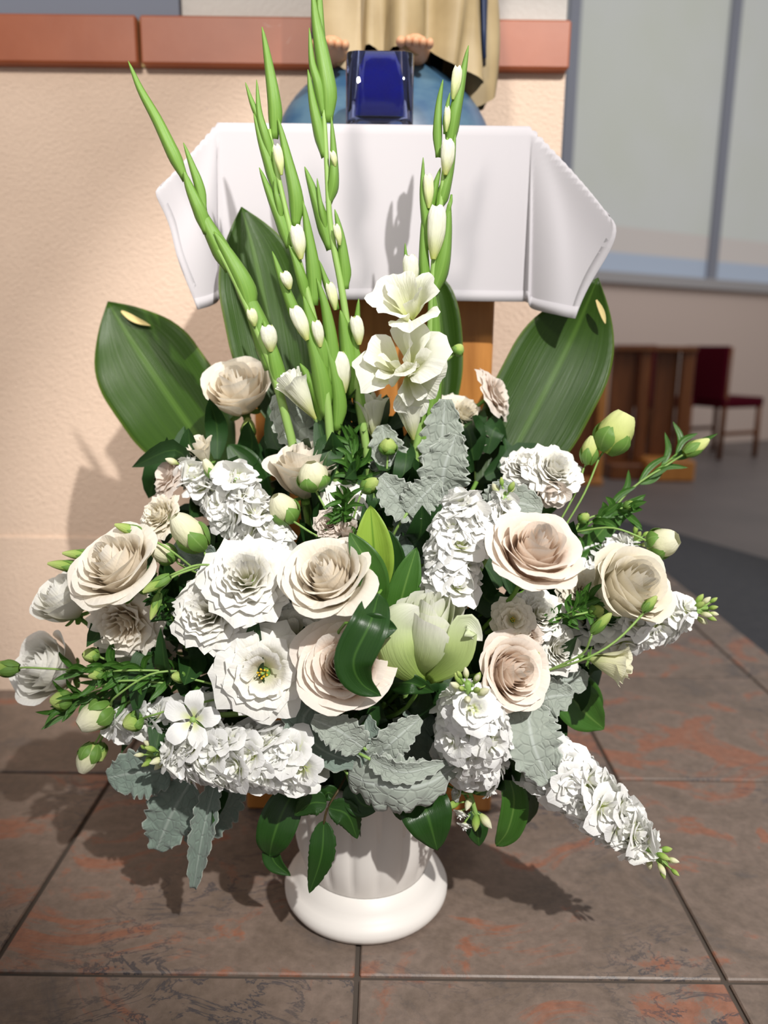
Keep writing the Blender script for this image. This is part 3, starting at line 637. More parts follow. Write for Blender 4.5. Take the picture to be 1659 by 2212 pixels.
SILV = [
 ('upright silver leaf in front of the cream ruffled bloom', 'silver', [(965, 1035, 1.0), (955, 960, 1.0), (962, 862, 1.0)], 50, .15),
 ('lower silver leaf overlapping the upright one', 'silver', [(960, 1085, .97), (958, 1020, .96), (985, 938, .96)], 54, .2),
 ('silver leaf behind the small round green bud', 'silver', [(870, 1050, 1.0), (840, 990, 1.0), (825, 918, 1.0)], 44, .2),
 ('folded silver leaf at the middle, left one of the pair below the round bud', 'silver', [(905, 1105, .93), (860, 1075, .92), (822, 1028, .92)], 42, .3),
 ('folded silver leaf at the middle, right one of the pair below the round bud', 'silver', [(880, 1108, .92), (915, 1070, .92), (950, 1035, .92)], 38, .3),
 ('silver leaf peeping out right of the top of the ruffled stock', 'silver', [(1060, 1100, .93), (1110, 1085, .93), (1172, 1100, .93)], 42, .2),
 ('silver leaf tip above the top of the ruffled stock', 'silver', [(1060, 1105, .94), (1075, 1070, .94), (1095, 1038, .94)], 30, .2),
 ('wide silver leaf hanging over the rim of the urn', 'silver', [(752, 1672, .83), (800, 1692, .805), (868, 1702, .79), (930, 1690, .80), (985, 1655, .82)], 62, -.35),
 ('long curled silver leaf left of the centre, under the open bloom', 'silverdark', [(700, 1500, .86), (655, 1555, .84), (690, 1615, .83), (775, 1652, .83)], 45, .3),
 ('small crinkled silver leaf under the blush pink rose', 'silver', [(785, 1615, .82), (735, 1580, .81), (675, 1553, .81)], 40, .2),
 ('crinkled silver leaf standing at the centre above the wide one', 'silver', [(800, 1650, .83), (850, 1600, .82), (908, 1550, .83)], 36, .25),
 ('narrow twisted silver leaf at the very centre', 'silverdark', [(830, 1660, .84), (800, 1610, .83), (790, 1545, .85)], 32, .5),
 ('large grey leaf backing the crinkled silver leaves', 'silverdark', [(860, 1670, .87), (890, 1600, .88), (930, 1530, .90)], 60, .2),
 ('rolled upper rim leaf over the wide silver leaf', 'silver', [(800, 1640, .81), (870, 1668, .79), (960, 1648, .80)], 24, .4),
 ('broad silver leaf hanging between the two right stock spikes', 'silver', [(1140, 1525, .86), (1150, 1600, .83), (1185, 1692, .82)], 62, .15),
 ('crinkled silver leaf under the lower right rose', 'silver', [(1130, 1560, .88), (1175, 1510, .87), (1235, 1500, .88)], 48, .3),
 ('silver leaf below the greenish half open bloom', 'silver', [(1150, 1500, .90), (1210, 1470, .90), (1270, 1470, .91)], 42, .3),
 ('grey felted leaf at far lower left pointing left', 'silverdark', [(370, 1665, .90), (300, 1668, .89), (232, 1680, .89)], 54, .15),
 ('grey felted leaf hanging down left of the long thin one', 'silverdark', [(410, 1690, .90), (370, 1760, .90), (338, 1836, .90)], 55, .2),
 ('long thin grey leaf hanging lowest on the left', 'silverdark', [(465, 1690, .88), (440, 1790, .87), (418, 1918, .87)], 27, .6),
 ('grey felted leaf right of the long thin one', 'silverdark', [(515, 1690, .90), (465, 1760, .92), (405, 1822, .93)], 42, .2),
 ('large pale silver leaf behind the closed gladiolus bud on the left', 'silver', [(700, 975, 1.03), (640, 920, 1.03), (598, 850, 1.03)], 48, .2),
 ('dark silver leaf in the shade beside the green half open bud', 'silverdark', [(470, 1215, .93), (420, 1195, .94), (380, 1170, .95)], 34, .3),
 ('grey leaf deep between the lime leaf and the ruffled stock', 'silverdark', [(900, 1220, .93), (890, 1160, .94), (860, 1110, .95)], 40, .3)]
for lab, m_, pts, hw, cup in SILV:
    leaf(lab, m_, pts, hw, 'silver', cat='leaf', name='silver_leaf', cup=cup, lobes=9 if hw < 70 else 11, ld=.22, ruf=.10, rk=24, nu=14, nv=44, group=GS, stem_m='stempale')
GREEN = [
 ('lime green pointed leaf standing above the middle rose', 'lime', [(815, 1285, .86), (808, 1190, .855), (800, 1092, .86)], 42, 'lance', .45),
 ('dark green leaf crossing the lime leaf from the left', 'leafmid', [(822, 1310, .84), (800, 1230, .835), (755, 1150, .84)], 34, 'lance', .3),
 ('ribbed dark green leaf right of the lime leaf', 'leafmid', [(850, 1365, .86), (872, 1275, .86), (900, 1182, .87)], 34, 'lance', .3),
 ('glossy dark leaf curling over the blush pink rose', 'leaf', [(818, 1282, .82), (800, 1345, .775), (764, 1425, .765), (780, 1475, .77), (824, 1504, .775)], 44, 'ovate', .30),
 ('pointed tip leaf reaching right beside the glossy curled leaf', 'leaf', [(775, 1345, .782), (820, 1355, .78), (858, 1358, .785)], 30, 'ovate', .3),
 ('serrated rose leaf under the greenish lily', 'leaf', [(835, 1478, .85), (885, 1475, .82), (938, 1495, .83)], 24, 'ovate', .4),
 ('long dark strap leaf bending down beside the urn on the left', 'leaf', [(662, 1668, .90), (615, 1745, .87), (590, 1810, .86), (582, 1850, .87)], 42, 'lance', .25),
 ('curled green leaf tip below the long strap leaf', 'leaf', [(583, 1815, .875), (592, 1860, .87), (628, 1892, .87)], 20, 'ovate', .4),
 ('broad dark rose leaf hanging right of the urn', 'leaf', [(905, 1705, .86), (925, 1765, .83), (945, 1838, .83)], 56, 'ovate', .15),
 ('small dark leaf hanging under the small white bud sprig', 'leaf', [(1020, 1750, .88), (1030, 1790, .87), (1035, 1828, .87)], 26, 'ovate', .2),
 ('curled mid green leaf hanging right of the white bud sprig', 'leafmid', [(1085, 1640, .88), (1110, 1720, .87), (1098, 1790, .87), (1072, 1828, .88)], 30, 'lance', .5),
 ('dark leaf behind the curled hanging leaf at right', 'leaf', [(1090, 1640, .90), (1125, 1720, .91), (1138, 1780, .92)], 36, 'lance', .3),
 ('mid green leaf over the white bud sprig', 'leafmid', [(1010, 1705, .89), (1050, 1680, .87), (1090, 1655, .88)], 34, 'ovate', .3),
 ('broad curled green leaf at right beyond the silver leaves', 'leafmid', [(1215, 1470, .96), (1255, 1530, .95), (1305, 1575, .96)], 48, 'ovate', .35),
 ('second green leaf above the curled one at right', 'leafmid', [(1210, 1455, .98), (1262, 1490, .98), (1298, 1545, .99)], 28, 'lance', .4),
 ('dark leaf tip hanging centred over the urn', 'leaf', [(850, 1700, .86), (860, 1740, .85), (866, 1772, .85)], 16, 'lance', .2),
 ('dark leaf under the left part of the wide silver leaf', 'leaf', [(755, 1690, .86), (780, 1735, .85), (820, 1745, .85)], 30, 'ovate', .3),
 ('narrow dark leaf between the lime leaf and the stock', 'leaf', [(850, 1280, .90), (850, 1210, .90), (840, 1145, .90)], 26, 'lance', .3),
 ('long green strap leaf stretching to the right edge above the stock', 'leafmid', [(1180, 1290, .98), (1255, 1200, .99), (1325, 1120, 1.0), (1395, 1068, 1.02)], 22, 'lance', .4),
 ('second strap leaf just below the long one at right', 'leafmid', [(1165, 1260, .96), (1235, 1225, .97), (1300, 1175, .98)], 20, 'lance', .4),
 ('narrow dark leaf rising left of the pink flecked bloom', 'leafmid', [(1085, 1160, 1.0), (1160, 1110, 1.0), (1235, 1060, 1.0)], 18, 'lance', .4),
 ('dark leaf behind the stem of the closed white rose', 'leaf', [(580, 1090, 1.04), (535, 1010, 1.05), (492, 960, 1.06)], 34, 'lance', .3),
 ('dark pointed leaf right of the flared rose', 'leaf', [(800, 1030, 1.02), (760, 960, 1.03), (740, 890, 1.04)], 22, 'lance', .3),
 ('curved green leaf tip touching the large left stock from above', 'leafmid', [(510, 1100, .97), (480, 1060, .97), (450, 1040, .97)], 16, 'lance', .3),
]
for lab, m_, pts, hw, kd, cup in GREEN:
    leaf(lab, m_, pts, hw, kd, cat='leaf', name='leaf', cup=cup, nu=8, nv=22, group='green leaves among the flowers', ruf=.03)
# rose leaf sprig hanging over the urn
Mx = Matrix.Translation(P(745, 1672, .88)); t = thing('leaf_sprig', 'hanging sprig of dark rose leaves on a reddish stem before the urn', 'leaves', Mx)
MB().tube(spl(px3([(760, 1650, .90), (735, 1700, .86), (708, 1745, .85), (698, 1785, .85)]), 10), .0016, 6).obj('stem', M['stemdark'], t, True, Mx.inverted())
for pts, hw in (([(706, 1735, .85), (672, 1735, .85), (636, 1762, .855)], 28), ([(710, 1745, .85), (750, 1760, .845), (772, 1812, .85)], 30), ([(700, 1772, .85), (694, 1850, .84), (668, 1930, .845)], 29), ([(722, 1718, .86), (708, 1712, .855), (694, 1728, .86)], 18)):
    blade('leaflet', 'leaf', px3(pts), pxm(hw, P(*pts[1])), 'ovate', cup=.15, lobes=14, ld=.08, nu=8, nv=28, parent=t, inv=Mx.inverted())
# ------------------------------------------------------------------ gladioli
def spindle(mb, pts, r, n=10, seg=10):
    c = spl(pts, seg); return mb.tube(c, lambda v: r*(.25+.75*math.sin(pi*min(1, .08+v*.80))**.8) if v < .999 else r*.30, n)
GG = 'white gladioli'
def glad(label, Y0, Y1, stem, spathes, buds, r0=.0065):
    ys = [q[1] for q in stem]; lo, hi = max(ys), min(ys)
    def YY(py): return Y0+(Y1-Y0)*max(0, min(1.15, (lo-py)/(lo-hi)))
    sp = [P(x, y, YY(y)) for x, y in stem]; Mx = Matrix.Translation(sp[0]); iv = Mx.inverted()
    t = thing('gladiolus', label, 'flower', Mx, GG)
    root = stem_pts(sp[0], (sp[1]-sp[0]).normalized(), None, 8, .08); full = list(reversed(root))+spl(sp, 30)[1:]
    MB().tube(full, lambda v: r0*(1.0-.62*v), 8).obj('stem', M['stempale'], t, True, iv)
    for k, q in enumerate(spathes):
        *pt, hw = q; n = len(pt)//2; off = -.004 if k % 2 else -.008
        pp = [P(pt[2*i], pt[2*i+1], YY(pt[2*i+1])+off*(1 if 0 < i else .2)) for i in range(n)]
        sx = 1 if pt[-2] > pt[0] else -1
        blade('spathe', 'spathe', pp, pxm(hw*1.15, pp[0]), 'spathe', cup=-.85, nu=8, nv=16, parent=t, inv=iv, nrm=cv((sx*.25, .1, 1)), sd=k+3)
    for k, q in enumerate(buds):
        x0, y0, x1, y1, hw = q
        if hw > 25:
            a, b2 = P(x0, y0, YY(y0)-.01), P(x1, y1, YY(y1)-.015); l_ = (b2-a).length; w_ = pxm(hw, a)*2.6
            Mb = iv @ Matrix.Translation(a) @ (b2-a).to_track_quat('Z', 'Y').to_matrix().to_4x4() @ Matrix.Diagonal((w_, w_, l_*1.1, 1))
            fo = None
            for me in vmeshes('cup', 50+int(hw), 'glad'):
                o_ = bpy.data.objects.new('floret' if fo is None else 'petal', me); C.objects.link(o_); o_.parent = fo or t
                if fo is None: o_.matrix_local = Mb; fo = o_
            continue
        a, b2 = P(x0, y0, YY(y0)-.008), P(x1, y1, YY(y1)-.010)
        r = pxm(hw, a); mb = MB(); c = spl([a, b2], 10); ax = (b2-a).normalized(); s1 = ax.cross(TW).normalized(); s2 = ax.cross(s1)
        def fn(u, v):
            k2 = round(v*10); R = r*(.28+.72*math.sin(pi*.5*min(1, v/.6)))*(1 if v < .75 else 1-.35*((v-.75)/.25)**2)
            an = 2*pi*u; R *= 1+.10*math.sin(an*3+v*4); e = .0016*math.sin(an*4) if v > .95 else 0
            return c[k2]+(s1*math.cos(an)+s2*math.sin(an))*R+ax*e
        mb.grid(14, 10, fn, True)
        b_ = len(mb.v); mb.v.append(tuple(c[10]-ax*r*.5))
        for i in range(14): mb.face([b_-14+i, b_-14+(i+1) % 14, b_])
        mb.obj('bud', M['gladbud' if hw < 12 else 'glad'], t, True, iv)
    return t, Mx, YY
g1 = glad('leftmost gladiolus spike, leaning left, still in green bud', 1.0, 1.02,
  [(612, 880), (590, 800), (560, 725), (535, 665), (500, 590), (465, 525), (430, 455), (405, 400), (392, 360)],
  [(400, 390, 370, 330, 335, 255, 300, 190, 277, 132, 15), (440, 460, 425, 395, 412, 355, 396, 308, 12), (445, 505, 425, 450, 405, 400, 396, 368, 16),
   (495, 585, 465, 525, 440, 475, 425, 430, 22), (540, 680, 520, 610, 490, 550, 462, 500, 24), (580, 800, 560, 720, 530, 640, 500, 575, 26), (600, 850, 590, 790, 580, 740, 568, 690, 20)],
  [(585, 760, 578, 704, 17), (550, 705, 542, 668, 11)])
g2 = glad('second gladiolus spike from the left, tip before the terracotta band', .98, 1.01,
  [(715, 970), (707, 870), (695, 770), (678, 690), (658, 610), (640, 545), (622, 475), (605, 400), (592, 340), (582, 280)],
  [(590, 300, 588, 220, 578, 140, 566, 58, 17), (582, 330, 560, 260, 543, 220, 530, 178, 9), (588, 350, 570, 290, 558, 240, 554, 172, 11), (597, 420, 578, 350, 562, 300, 548, 245, 14),
   (636, 490, 634, 420, 618, 340, 600, 254, 18), (624, 535, 606, 480, 582, 420, 560, 362, 15), (606, 480, 600, 440, 594, 410, 593, 382, 8),
   (676, 660, 672, 580, 664, 510, 654, 434, 18), (660, 650, 648, 600, 636, 560, 624, 530, 13), (650, 720, 628, 660, 606, 600, 588, 543, 14),
   (700, 810, 688, 750, 668, 690, 655, 640, 20), (712, 830, 712, 750, 702, 670, 684, 600, 18), (700, 900, 690, 820, 672, 740, 655, 690, 22), (725, 930, 728, 860, 716, 790, 700, 730, 18)],
  [(608, 378, 598, 314, 10), (650, 560, 640, 488, 15), (626, 625, 614, 588, 12), (664, 735, 636, 664, 16), (692, 750, 683, 694, 12)])
g3 = glad('tallest gladiolus spike, third from the left, leaving the top of the picture', 1.0, 1.03,
  [(790, 960), (776, 870), (762, 780), (748, 690), (735, 605), (722, 540), (712, 470), (708, 400), (704, 320), (700, 250), (692, 160)],
  [(706, 265, 704, 190, 690, 100, 680, 40, 674, -25, 20), (700, 340, 684, 270, 672, 210, 665, 150, 14), (698, 250, 685, 180, 672, 130, 668, 60, 12), (690, 120, 688, 60, 688, 0, 690, -40, 12),
   (710, 440, 722, 390, 722, 330, 716, 252, 13), (712, 540, 692, 470, 674, 410, 658, 360, 16), (704, 500, 694, 460, 688, 420, 685, 385, 7),
   (744, 625, 740, 570, 734, 510, 723, 452, 15), (728, 670, 712, 630, 700, 600, 689, 562, 11), (764, 790, 766, 740, 772, 700, 775, 645, 14),
   (760, 860, 750, 790, 742, 720, 735, 670, 24), (785, 920, 778, 850, 770, 790, 766, 740, 24)],
  [(724, 360, 718, 328, 7), (734, 530, 726, 486, 8), (724, 670, 712, 612, 11), (776, 745, 768, 684, 14), (742, 850, 730, 762, 21)])
g4 = glad('gladiolus on the right with open white blooms low on its stem', 1.0, 1.03,
  [(895, 1010), (908, 900), (925, 790), (930, 700), (934, 620), (940, 540), (950, 460), (958, 380), (968, 300), (980, 220)],
  [(972, 320, 984, 250, 998, 180, 1012, 98, 16), (948, 340, 948, 270, 950, 220, 957, 172, 11), (962, 290, 966, 250, 968, 225, 972, 200, 7), (948, 450, 962, 410, 976, 350, 984, 290, 15),
   (926, 540, 918, 470, 912, 410, 914, 340, 11), (922, 500, 932, 440, 942, 400, 952, 362, 12), (934, 640, 958, 570, 968, 500, 972, 430, 20), (918, 640, 914, 570, 914, 500, 916, 440, 13),
   (890, 610, 880, 580, 876, 550, 875, 525, 6), (900, 1010, 925, 920, 940, 820, 942, 700, 936, 620, 30), (975, 420, 972, 440, 968, 460, 965, 470, 4)],
  [(978, 215, 990, 145, 11), (964, 285, 967, 232, 7), (962, 378, 969, 303, 15), (926, 450, 925, 378, 11), (936, 560, 946, 446, 20), (888, 625, 886, 552, 17), (893, 950, 880, 858, 33)])
g5 = glad('short gladiolus with a large closed white bud behind the second spike', 1.0, 1.0,
  [(740, 990), (705, 940), (680, 900), (660, 860)], [(705, 950, 690, 880, 672, 830, 648, 785, 22), (720, 960, 712, 900, 700, 850, 690, 800, 20)], [(682, 905, 610, 795, 36)])
g6 = glad('short gladiolus with a pale drooping bud left of the open blooms', 1.02, 1.02,
  [(830, 1010), (815, 960), (806, 930), (802, 900)], [(818, 990, 812, 950, 806, 920, 800, 900, 12)], [(808, 950, 800, 838, 37)])
def gfloret(px, py, d, Y, ax, sd):
    c = P(px, py, Y); s = pxm(d, c); a = cv(ax); Mb = frame(c-a*s*.35, a, s, sd)
    iv = g4[1].inverted()
    q = (iv @ Mb); fo = bpy.data.objects.new('floret', vmeshes('funnel', sd, 'glad')[0]); C.objects.link(fo); fo.parent = g4[0]; fo.matrix_local = q
    for me in vmeshes('funnel', sd, 'glad')[1:]: put('petal', me, fo)
gfloret(877, 655, 150, .985, (-.25, .50, .80), 41); gfloret(860, 775, 170, .975, (-.35, .40, .85), 42); gfloret(893, 825, 120, .975, (.25, -.55, .8), 43)
# ------------------------------------------------------------------ buds on stems
def stalkbud(label, px, py, Y, tip, L, Wd, m='budgreen', frm=None, sep=True, cat='bud', name='flower_bud', r=.0014, open_=0, group='closed buds on thin stems'):
    c = P(px, py, Y); a = cv(tip); l = pxm(L, c); wd = pxm(Wd, c)/2; base = c-a*l/2
    Mx = frame(base, a, 1); t = thing(name, label, cat, Mx, group); iv = Mx.inverted()
    mb = MB()
    def fn(u, v):
        an = 2*pi*u; R = wd*(math.sin(pi*min(1, .12+.84*v))**.75); R *= 1+.07*math.sin(an*5+v*5)
        if open_ and v > .6: R += wd*open_*(v-.6)/.4*(1+.25*math.sin(an*5))
        return (R*math.cos(an), R*math.sin(an), l*v)
    mb.grid(15, 12, fn, True).obj('bud', M[m], t)
    if sep:
        for k in range(5):
            an = k*2*pi/5
            def f2(u, v):
                q = u*2-1; th = an+q*.62*math.sin(pi*min(1, .2+.78*v)); R = wd*(math.sin(pi*min(1, .12+.62*v))**.75)*1.12+.0005
                return (R*math.cos(th), R*math.sin(th), l*v*.62-.0005)
            MB().grid(4, 6, f2).obj('sepal', M['sepal'], t)
    if frm: pts = spl([base]+px3(frm), 14)
    else: pts = stem_pts(base, a, None, 12, .07)
    MB().tube(pts, r, 6).obj('stem', M['stempale'], t, True, iv); return t
def far(*l): return list(l)
SB = [
 ('small cream bud with green sepals before the flared white rose', 676, 1028, .93, (-.1, .9, .35), 62, 66, 'budcream', [(690, 1075, .93), (725, 1140, .92), (745, 1190, .93)], .15),
 ('cream bud with green sepals left of the fine green leaves', 612, 1098, .92, (-.45, .75, .45), 70, 60, 'budcream', [(640, 1130, .91), (690, 1160, .90), (740, 1170, .92)], .1),
 ('round green bud before the silver leaf under the pale gladiolus bud', 838, 963, .99, (0, .8, .6), 36, 38, 'budgreen', [(836, 1010, .99), (832, 1080, .98)], 0),
 ('round green bud high on a thin stem before the pedestal', 990, 755, 1.05, (.6, .7, .2), 26, 26, 'budgreen', [(970, 775, 1.05), (930, 810, 1.05), (900, 900, 1.04)], 0),
 ('green bud in front of the folded silver leaves', 800, 1047, .92, (.7, .5, .5), 46, 32, 'budgreen', [(775, 1080, .92), (760, 1130, .92)], 0),
 ('round green bud at the end of a stem at left, below the pale bloom', 131, 1513, .90, (-.9, .1, .4), 44, 40, 'budgreen', [(200, 1490, .89), (270, 1470, .88), (400, 1480, .90)], 0),
 ('opening cream bud with green sepals at lower left', 205, 1548, .88, (-.75, -.45, .5), 74, 62, 'budcream', [(250, 1505, .87), (330, 1455, .87), (420, 1450, .89)], .2),
 ('green bud right of the opening cream bud at lower left', 286, 1560, .87, (-.8, -.2, .6), 42, 40, 'budgreen', [(330, 1545, .86), (380, 1530, .86), (470, 1510, .88)], 0),
 ('cream bud hanging lowest at left below the opening one', 190, 1638, .90, (-.35, -.9, .2), 64, 46, 'budcream', [(215, 1590, .90), (235, 1550, .90), (300, 1500, .91)], .1),
 ('olive green bud hidden beside the hanging cream bud', 216, 1625, .91, (.2, -.8, .4), 40, 30, 'budgreen', [(222, 1590, .91), (240, 1550, .91), (310, 1500, .92)], 0),
 ('oval green bud in the dark foliage at left', 208, 1457, .88, (-.85, -.1, .5), 34, 24, 'budgreen', [(235, 1450, .88), (300, 1448, .88), (400, 1450, .90)], 0),
 ('rounded green bud on top of the dark foliage at left', 195, 1415, .90, (-.6, .2, .7), 36, 30, 'budgreen', [(230, 1425, .90), (300, 1445, .91)], 0),
 ('oval green bud over the white stock at left', 385, 1462, .87, (-.8, .2, .6), 32, 24, 'budgreen', [(420, 1468, .87), (470, 1480, .88)], 0),
 ('long green bud entering at the left edge of the picture', 8, 1444, .92, (-1, .05, .2), 62, 34, 'budgreen', [(60, 1442, .92), (160, 1447, .91), (320, 1450, .91), (440, 1455, .92)], 0),
 ('upper pointed green bud at left above the large rose', 282, 1145, .90, (-.9, .35, .3), 70, 24, 'budgreen', [(320, 1160, .90), (370, 1190, .89), (420, 1230, .91)], 0),
 ('slim green bud touching the large left rose from outside', 172, 1198, .92, (-.95, .1, .3), 70, 22, 'budgreen', [(215, 1192, .92), (260, 1210, .93), (340, 1240, .94)], 0),
 ('lowest slim green bud left of the large left rose', 142, 1222, .92, (-.95, .15, .3), 74, 24, 'budgreen', [(185, 1230, .92), (240, 1250, .93), (330, 1270, .94)], 0),
 ('pointed green bud hanging over the right side of the large rose', 338, 1262, .83, (-.8, -.5, .3), 66, 24, 'budgreen', [(375, 1240, .83), (420, 1222, .84), (455, 1220, .87)], 0),
 ('second pointed bud hanging below at the right of the large rose', 335, 1310, .85, (-.25, -.95, .3), 60, 18, 'budgreen', [(345, 1275, .85), (375, 1245, .85), (430, 1225, .88)], 0),
 ('large greenish white half open bud leaning over the left stock', 408, 1150, .90, (-.55, .72, .4), 96, 66, 'budcream', [(445, 1205, .90), (450, 1240, .92)], .15),
 ('smooth green bud behind the edge of the large left rose', 352, 1195, .91, (-.6, .3, .7), 62, 44, 'budcream', [(390, 1220, .91), (430, 1240, .93)], 0),
 ('large pale green bud at upper right before the wooden desk', 1328, 935, 1.0, (.45, .85, .2), 94, 76, 'budlime', [(1292, 995, 1.0), (1260, 1070, .99), (1200, 1170, .98)], .25),
 ('smaller pale green bud left of the large one at upper right', 1274, 972, 1.0, (.1, .98, .2), 62, 36, 'budlime', [(1262, 1010, 1.0), (1240, 1070, .99), (1190, 1160, .98)], 0),
 ('far blurred green bud reaching to the right edge', 1505, 965, 1.06, (.85, .5, .0), 62, 30, 'budlime', [(1440, 1005, 1.06), (1360, 1060, 1.04), (1270, 1170, 1.0)], 0),
 ('small cream open bud above the far right stock', 1432, 1172, .93, (.7, .3, .6), 66, 62, 'budcream', [(1390, 1165, .93), (1320, 1140, .94), (1240, 1150, .96)], .25),
 ('thin pointed bud crossing in front of the cream rose', 1404, 1304, .84, (.6, .78, .2), 44, 20, 'budgreen', [(1385, 1330, .84), (1330, 1385, .83), (1260, 1425, .83), (1160, 1455, .87)], 0),
 ('slender green bud under the cream rose', 1300, 1345, .85, (.6, .75, .3), 62, 22, 'budgreen', [(1275, 1380, .85), (1255, 1415, .86), (1180, 1450, .88)], 0),
 ('round green bud left of the cream rose at right', 1290, 1320, .87, (.8, .1, .6), 32, 28, 'budgreen', [(1260, 1325, .87), (1210, 1335, .87), (1150, 1360, .88)], 0),
 ('tiny green bud by the right stems under the blush bloom', 1163, 1410, .85, (-.3, .1, .95), 20, 20, 'budgreen', [(1150, 1425, .86), (1120, 1440, .88)], 0),
 ('tiny green bud on the thin stems at upper right', 1262, 1118, .97, (.6, .6, .4), 26, 22, 'budgreen', [(1240, 1150, .97), (1190, 1210, .96)], 0),
 ('small green bud further out on the thin stems at upper right', 1362, 1092, .99, (.9, .3, .2), 28, 22, 'budgreen', [(1320, 1105, .99), (1260, 1125, .98), (1190, 1180, .97)], 0),
 ('yellow green bud standing on the upper left stock', 452, 1012, .96, (-.4, .85, .3), 46, 24, 'budcream', [(468, 1045, .96), (485, 1080, .96)], .1),
 ('green bud under the rose opened highest at left', 536, 925, 1.09, (0, .95, .1), 46, 30, 'budgreen', [(545, 960, 1.09), (570, 1020, 1.07), (590, 1080, 1.05)], 0),
]
for (lab, px, py, Y, tip, L, W_, m_, frm, op) in SB:
    last = frm[-1]; e = P(*last); fp = frm[:]
    t = stalkbud(lab, px, py, Y, tip, L, W_, m_, fp, True, open_=op)
# ------------------------------------------------------------------ fine leaved greenery tufts
def tuft(label, pts, n, ln, hw, spread, m_='leafmid', seed=1):
    rnd = random.Random(seed); c = px3(pts); Mx = Matrix.Translation(c[-1]); t = thing('greenery_sprig', label, 'leaves', Mx, 'fine leaved sprigs'); iv = Mx.inverted()
    MB().tube(spl(c, 12), .0016, 6).obj('stem', M['stem'], t, True, iv)
    cc = spl(c, 40)
    for i in range(n):
        k = int(rnd.uniform(0, .92)*40); b_ = cc[k]; tn = (cc[0]-cc[-1]).normalized()
        d = (tn*rnd.uniform(.3, 1.1)+cv((rnd.uniform(-1, 1), rnd.uniform(-1, 1), rnd.uniform(-.1, 1)))*spread).normalized()
        L = pxm(ln, b_)*rnd.uniform(.7, 1.25); d2 = (d+cv((rnd.uniform(-1, 1), rnd.uniform(-1, .3), .2))*.6).normalized()
        blade('leaflet', m_, [b_, b_+d*L*.5, b_+d*L*.5+d2*L*.5], pxm(hw, b_), 'lance', cup=.4, nu=4, nv=8, parent=t, inv=iv, sd=i+1, th=0)
tuft('fine leaved green sprig spreading low at the left under the pale bloom', [(165, 1450, .90), (260, 1450, .89), (360, 1460, .90), (480, 1480, .93)], 60, 62, 7, .9, 'leafmid', 3)
tuft('drooping thread leaved sprig at lower left beside the opening cream bud', [(150, 1540, .91), (190, 1500, .91), (280, 1480, .92), (400, 1470, .93)], 34, 66, 6, .8, 'leafmid', 5)
tuft('fine leaved green sprig above the middle rose under the flared rose', [(745, 1080, .90), (740, 1120, .90), (742, 1180, .92)], 34, 52, 5, 1.1, 'leafmid', 7)
tuft('fine leaved sprig behind the gladiolus stems right of the flared rose', [(760, 960, .99), (765, 1010, .98), (775, 1080, .97)], 26, 60, 6, .9, 'leafmid', 8)
tuft('fine leaved green sprig left of the cream rose at right', [(1275, 1300, .88), (1220, 1330, .88), (1140, 1370, .89)], 34, 48, 7, 1.0, 'leafmid', 9)
tuft('green sprig on the far right stems under the pale green buds', [(1370, 1100, .99), (1290, 1120, .98), (1180, 1200, .97)], 20, 50, 8, .8, 'leafmid', 10)
tuft('green sprig right of the large left rose', [(350, 1290, .88), (370, 1330, .88), (400, 1400, .91)], 24, 46, 7, 1.0, 'leaf', 11)
tuft('thin stems running out to the right edge beyond the pale green buds', [(1470, 975, 1.08), (1400, 1030, 1.06), (1320, 1090, 1.03), (1230, 1200, 1.0)], 12, 80, 7, .35, 'leafmid', 12)
# deep foliage that fills the bouquet between the blooms
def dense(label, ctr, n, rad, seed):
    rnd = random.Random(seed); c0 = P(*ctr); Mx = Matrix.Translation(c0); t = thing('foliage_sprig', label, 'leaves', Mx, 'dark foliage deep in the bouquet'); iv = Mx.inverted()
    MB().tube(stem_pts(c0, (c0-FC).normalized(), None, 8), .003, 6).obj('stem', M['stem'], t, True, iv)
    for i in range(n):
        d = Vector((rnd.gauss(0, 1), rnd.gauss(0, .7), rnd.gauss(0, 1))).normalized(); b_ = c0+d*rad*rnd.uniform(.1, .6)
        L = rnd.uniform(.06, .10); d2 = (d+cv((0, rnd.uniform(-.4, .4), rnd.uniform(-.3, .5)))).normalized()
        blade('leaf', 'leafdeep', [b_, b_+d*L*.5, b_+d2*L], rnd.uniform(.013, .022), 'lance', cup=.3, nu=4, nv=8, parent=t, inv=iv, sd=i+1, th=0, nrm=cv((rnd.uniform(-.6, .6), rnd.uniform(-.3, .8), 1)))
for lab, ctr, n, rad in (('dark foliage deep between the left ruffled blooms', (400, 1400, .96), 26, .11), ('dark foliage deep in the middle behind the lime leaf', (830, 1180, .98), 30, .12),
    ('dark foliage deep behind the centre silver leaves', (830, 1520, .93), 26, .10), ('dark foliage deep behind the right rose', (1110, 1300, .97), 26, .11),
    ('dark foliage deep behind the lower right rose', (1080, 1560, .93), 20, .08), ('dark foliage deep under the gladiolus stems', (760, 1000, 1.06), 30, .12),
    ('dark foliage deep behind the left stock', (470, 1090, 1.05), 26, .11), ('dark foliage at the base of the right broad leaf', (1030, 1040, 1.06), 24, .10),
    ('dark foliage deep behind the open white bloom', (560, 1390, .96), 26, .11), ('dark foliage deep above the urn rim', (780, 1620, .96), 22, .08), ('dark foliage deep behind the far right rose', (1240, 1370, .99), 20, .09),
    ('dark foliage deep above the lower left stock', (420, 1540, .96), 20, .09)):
    dense(lab, ctr, n, rad, int(ctr[0]))
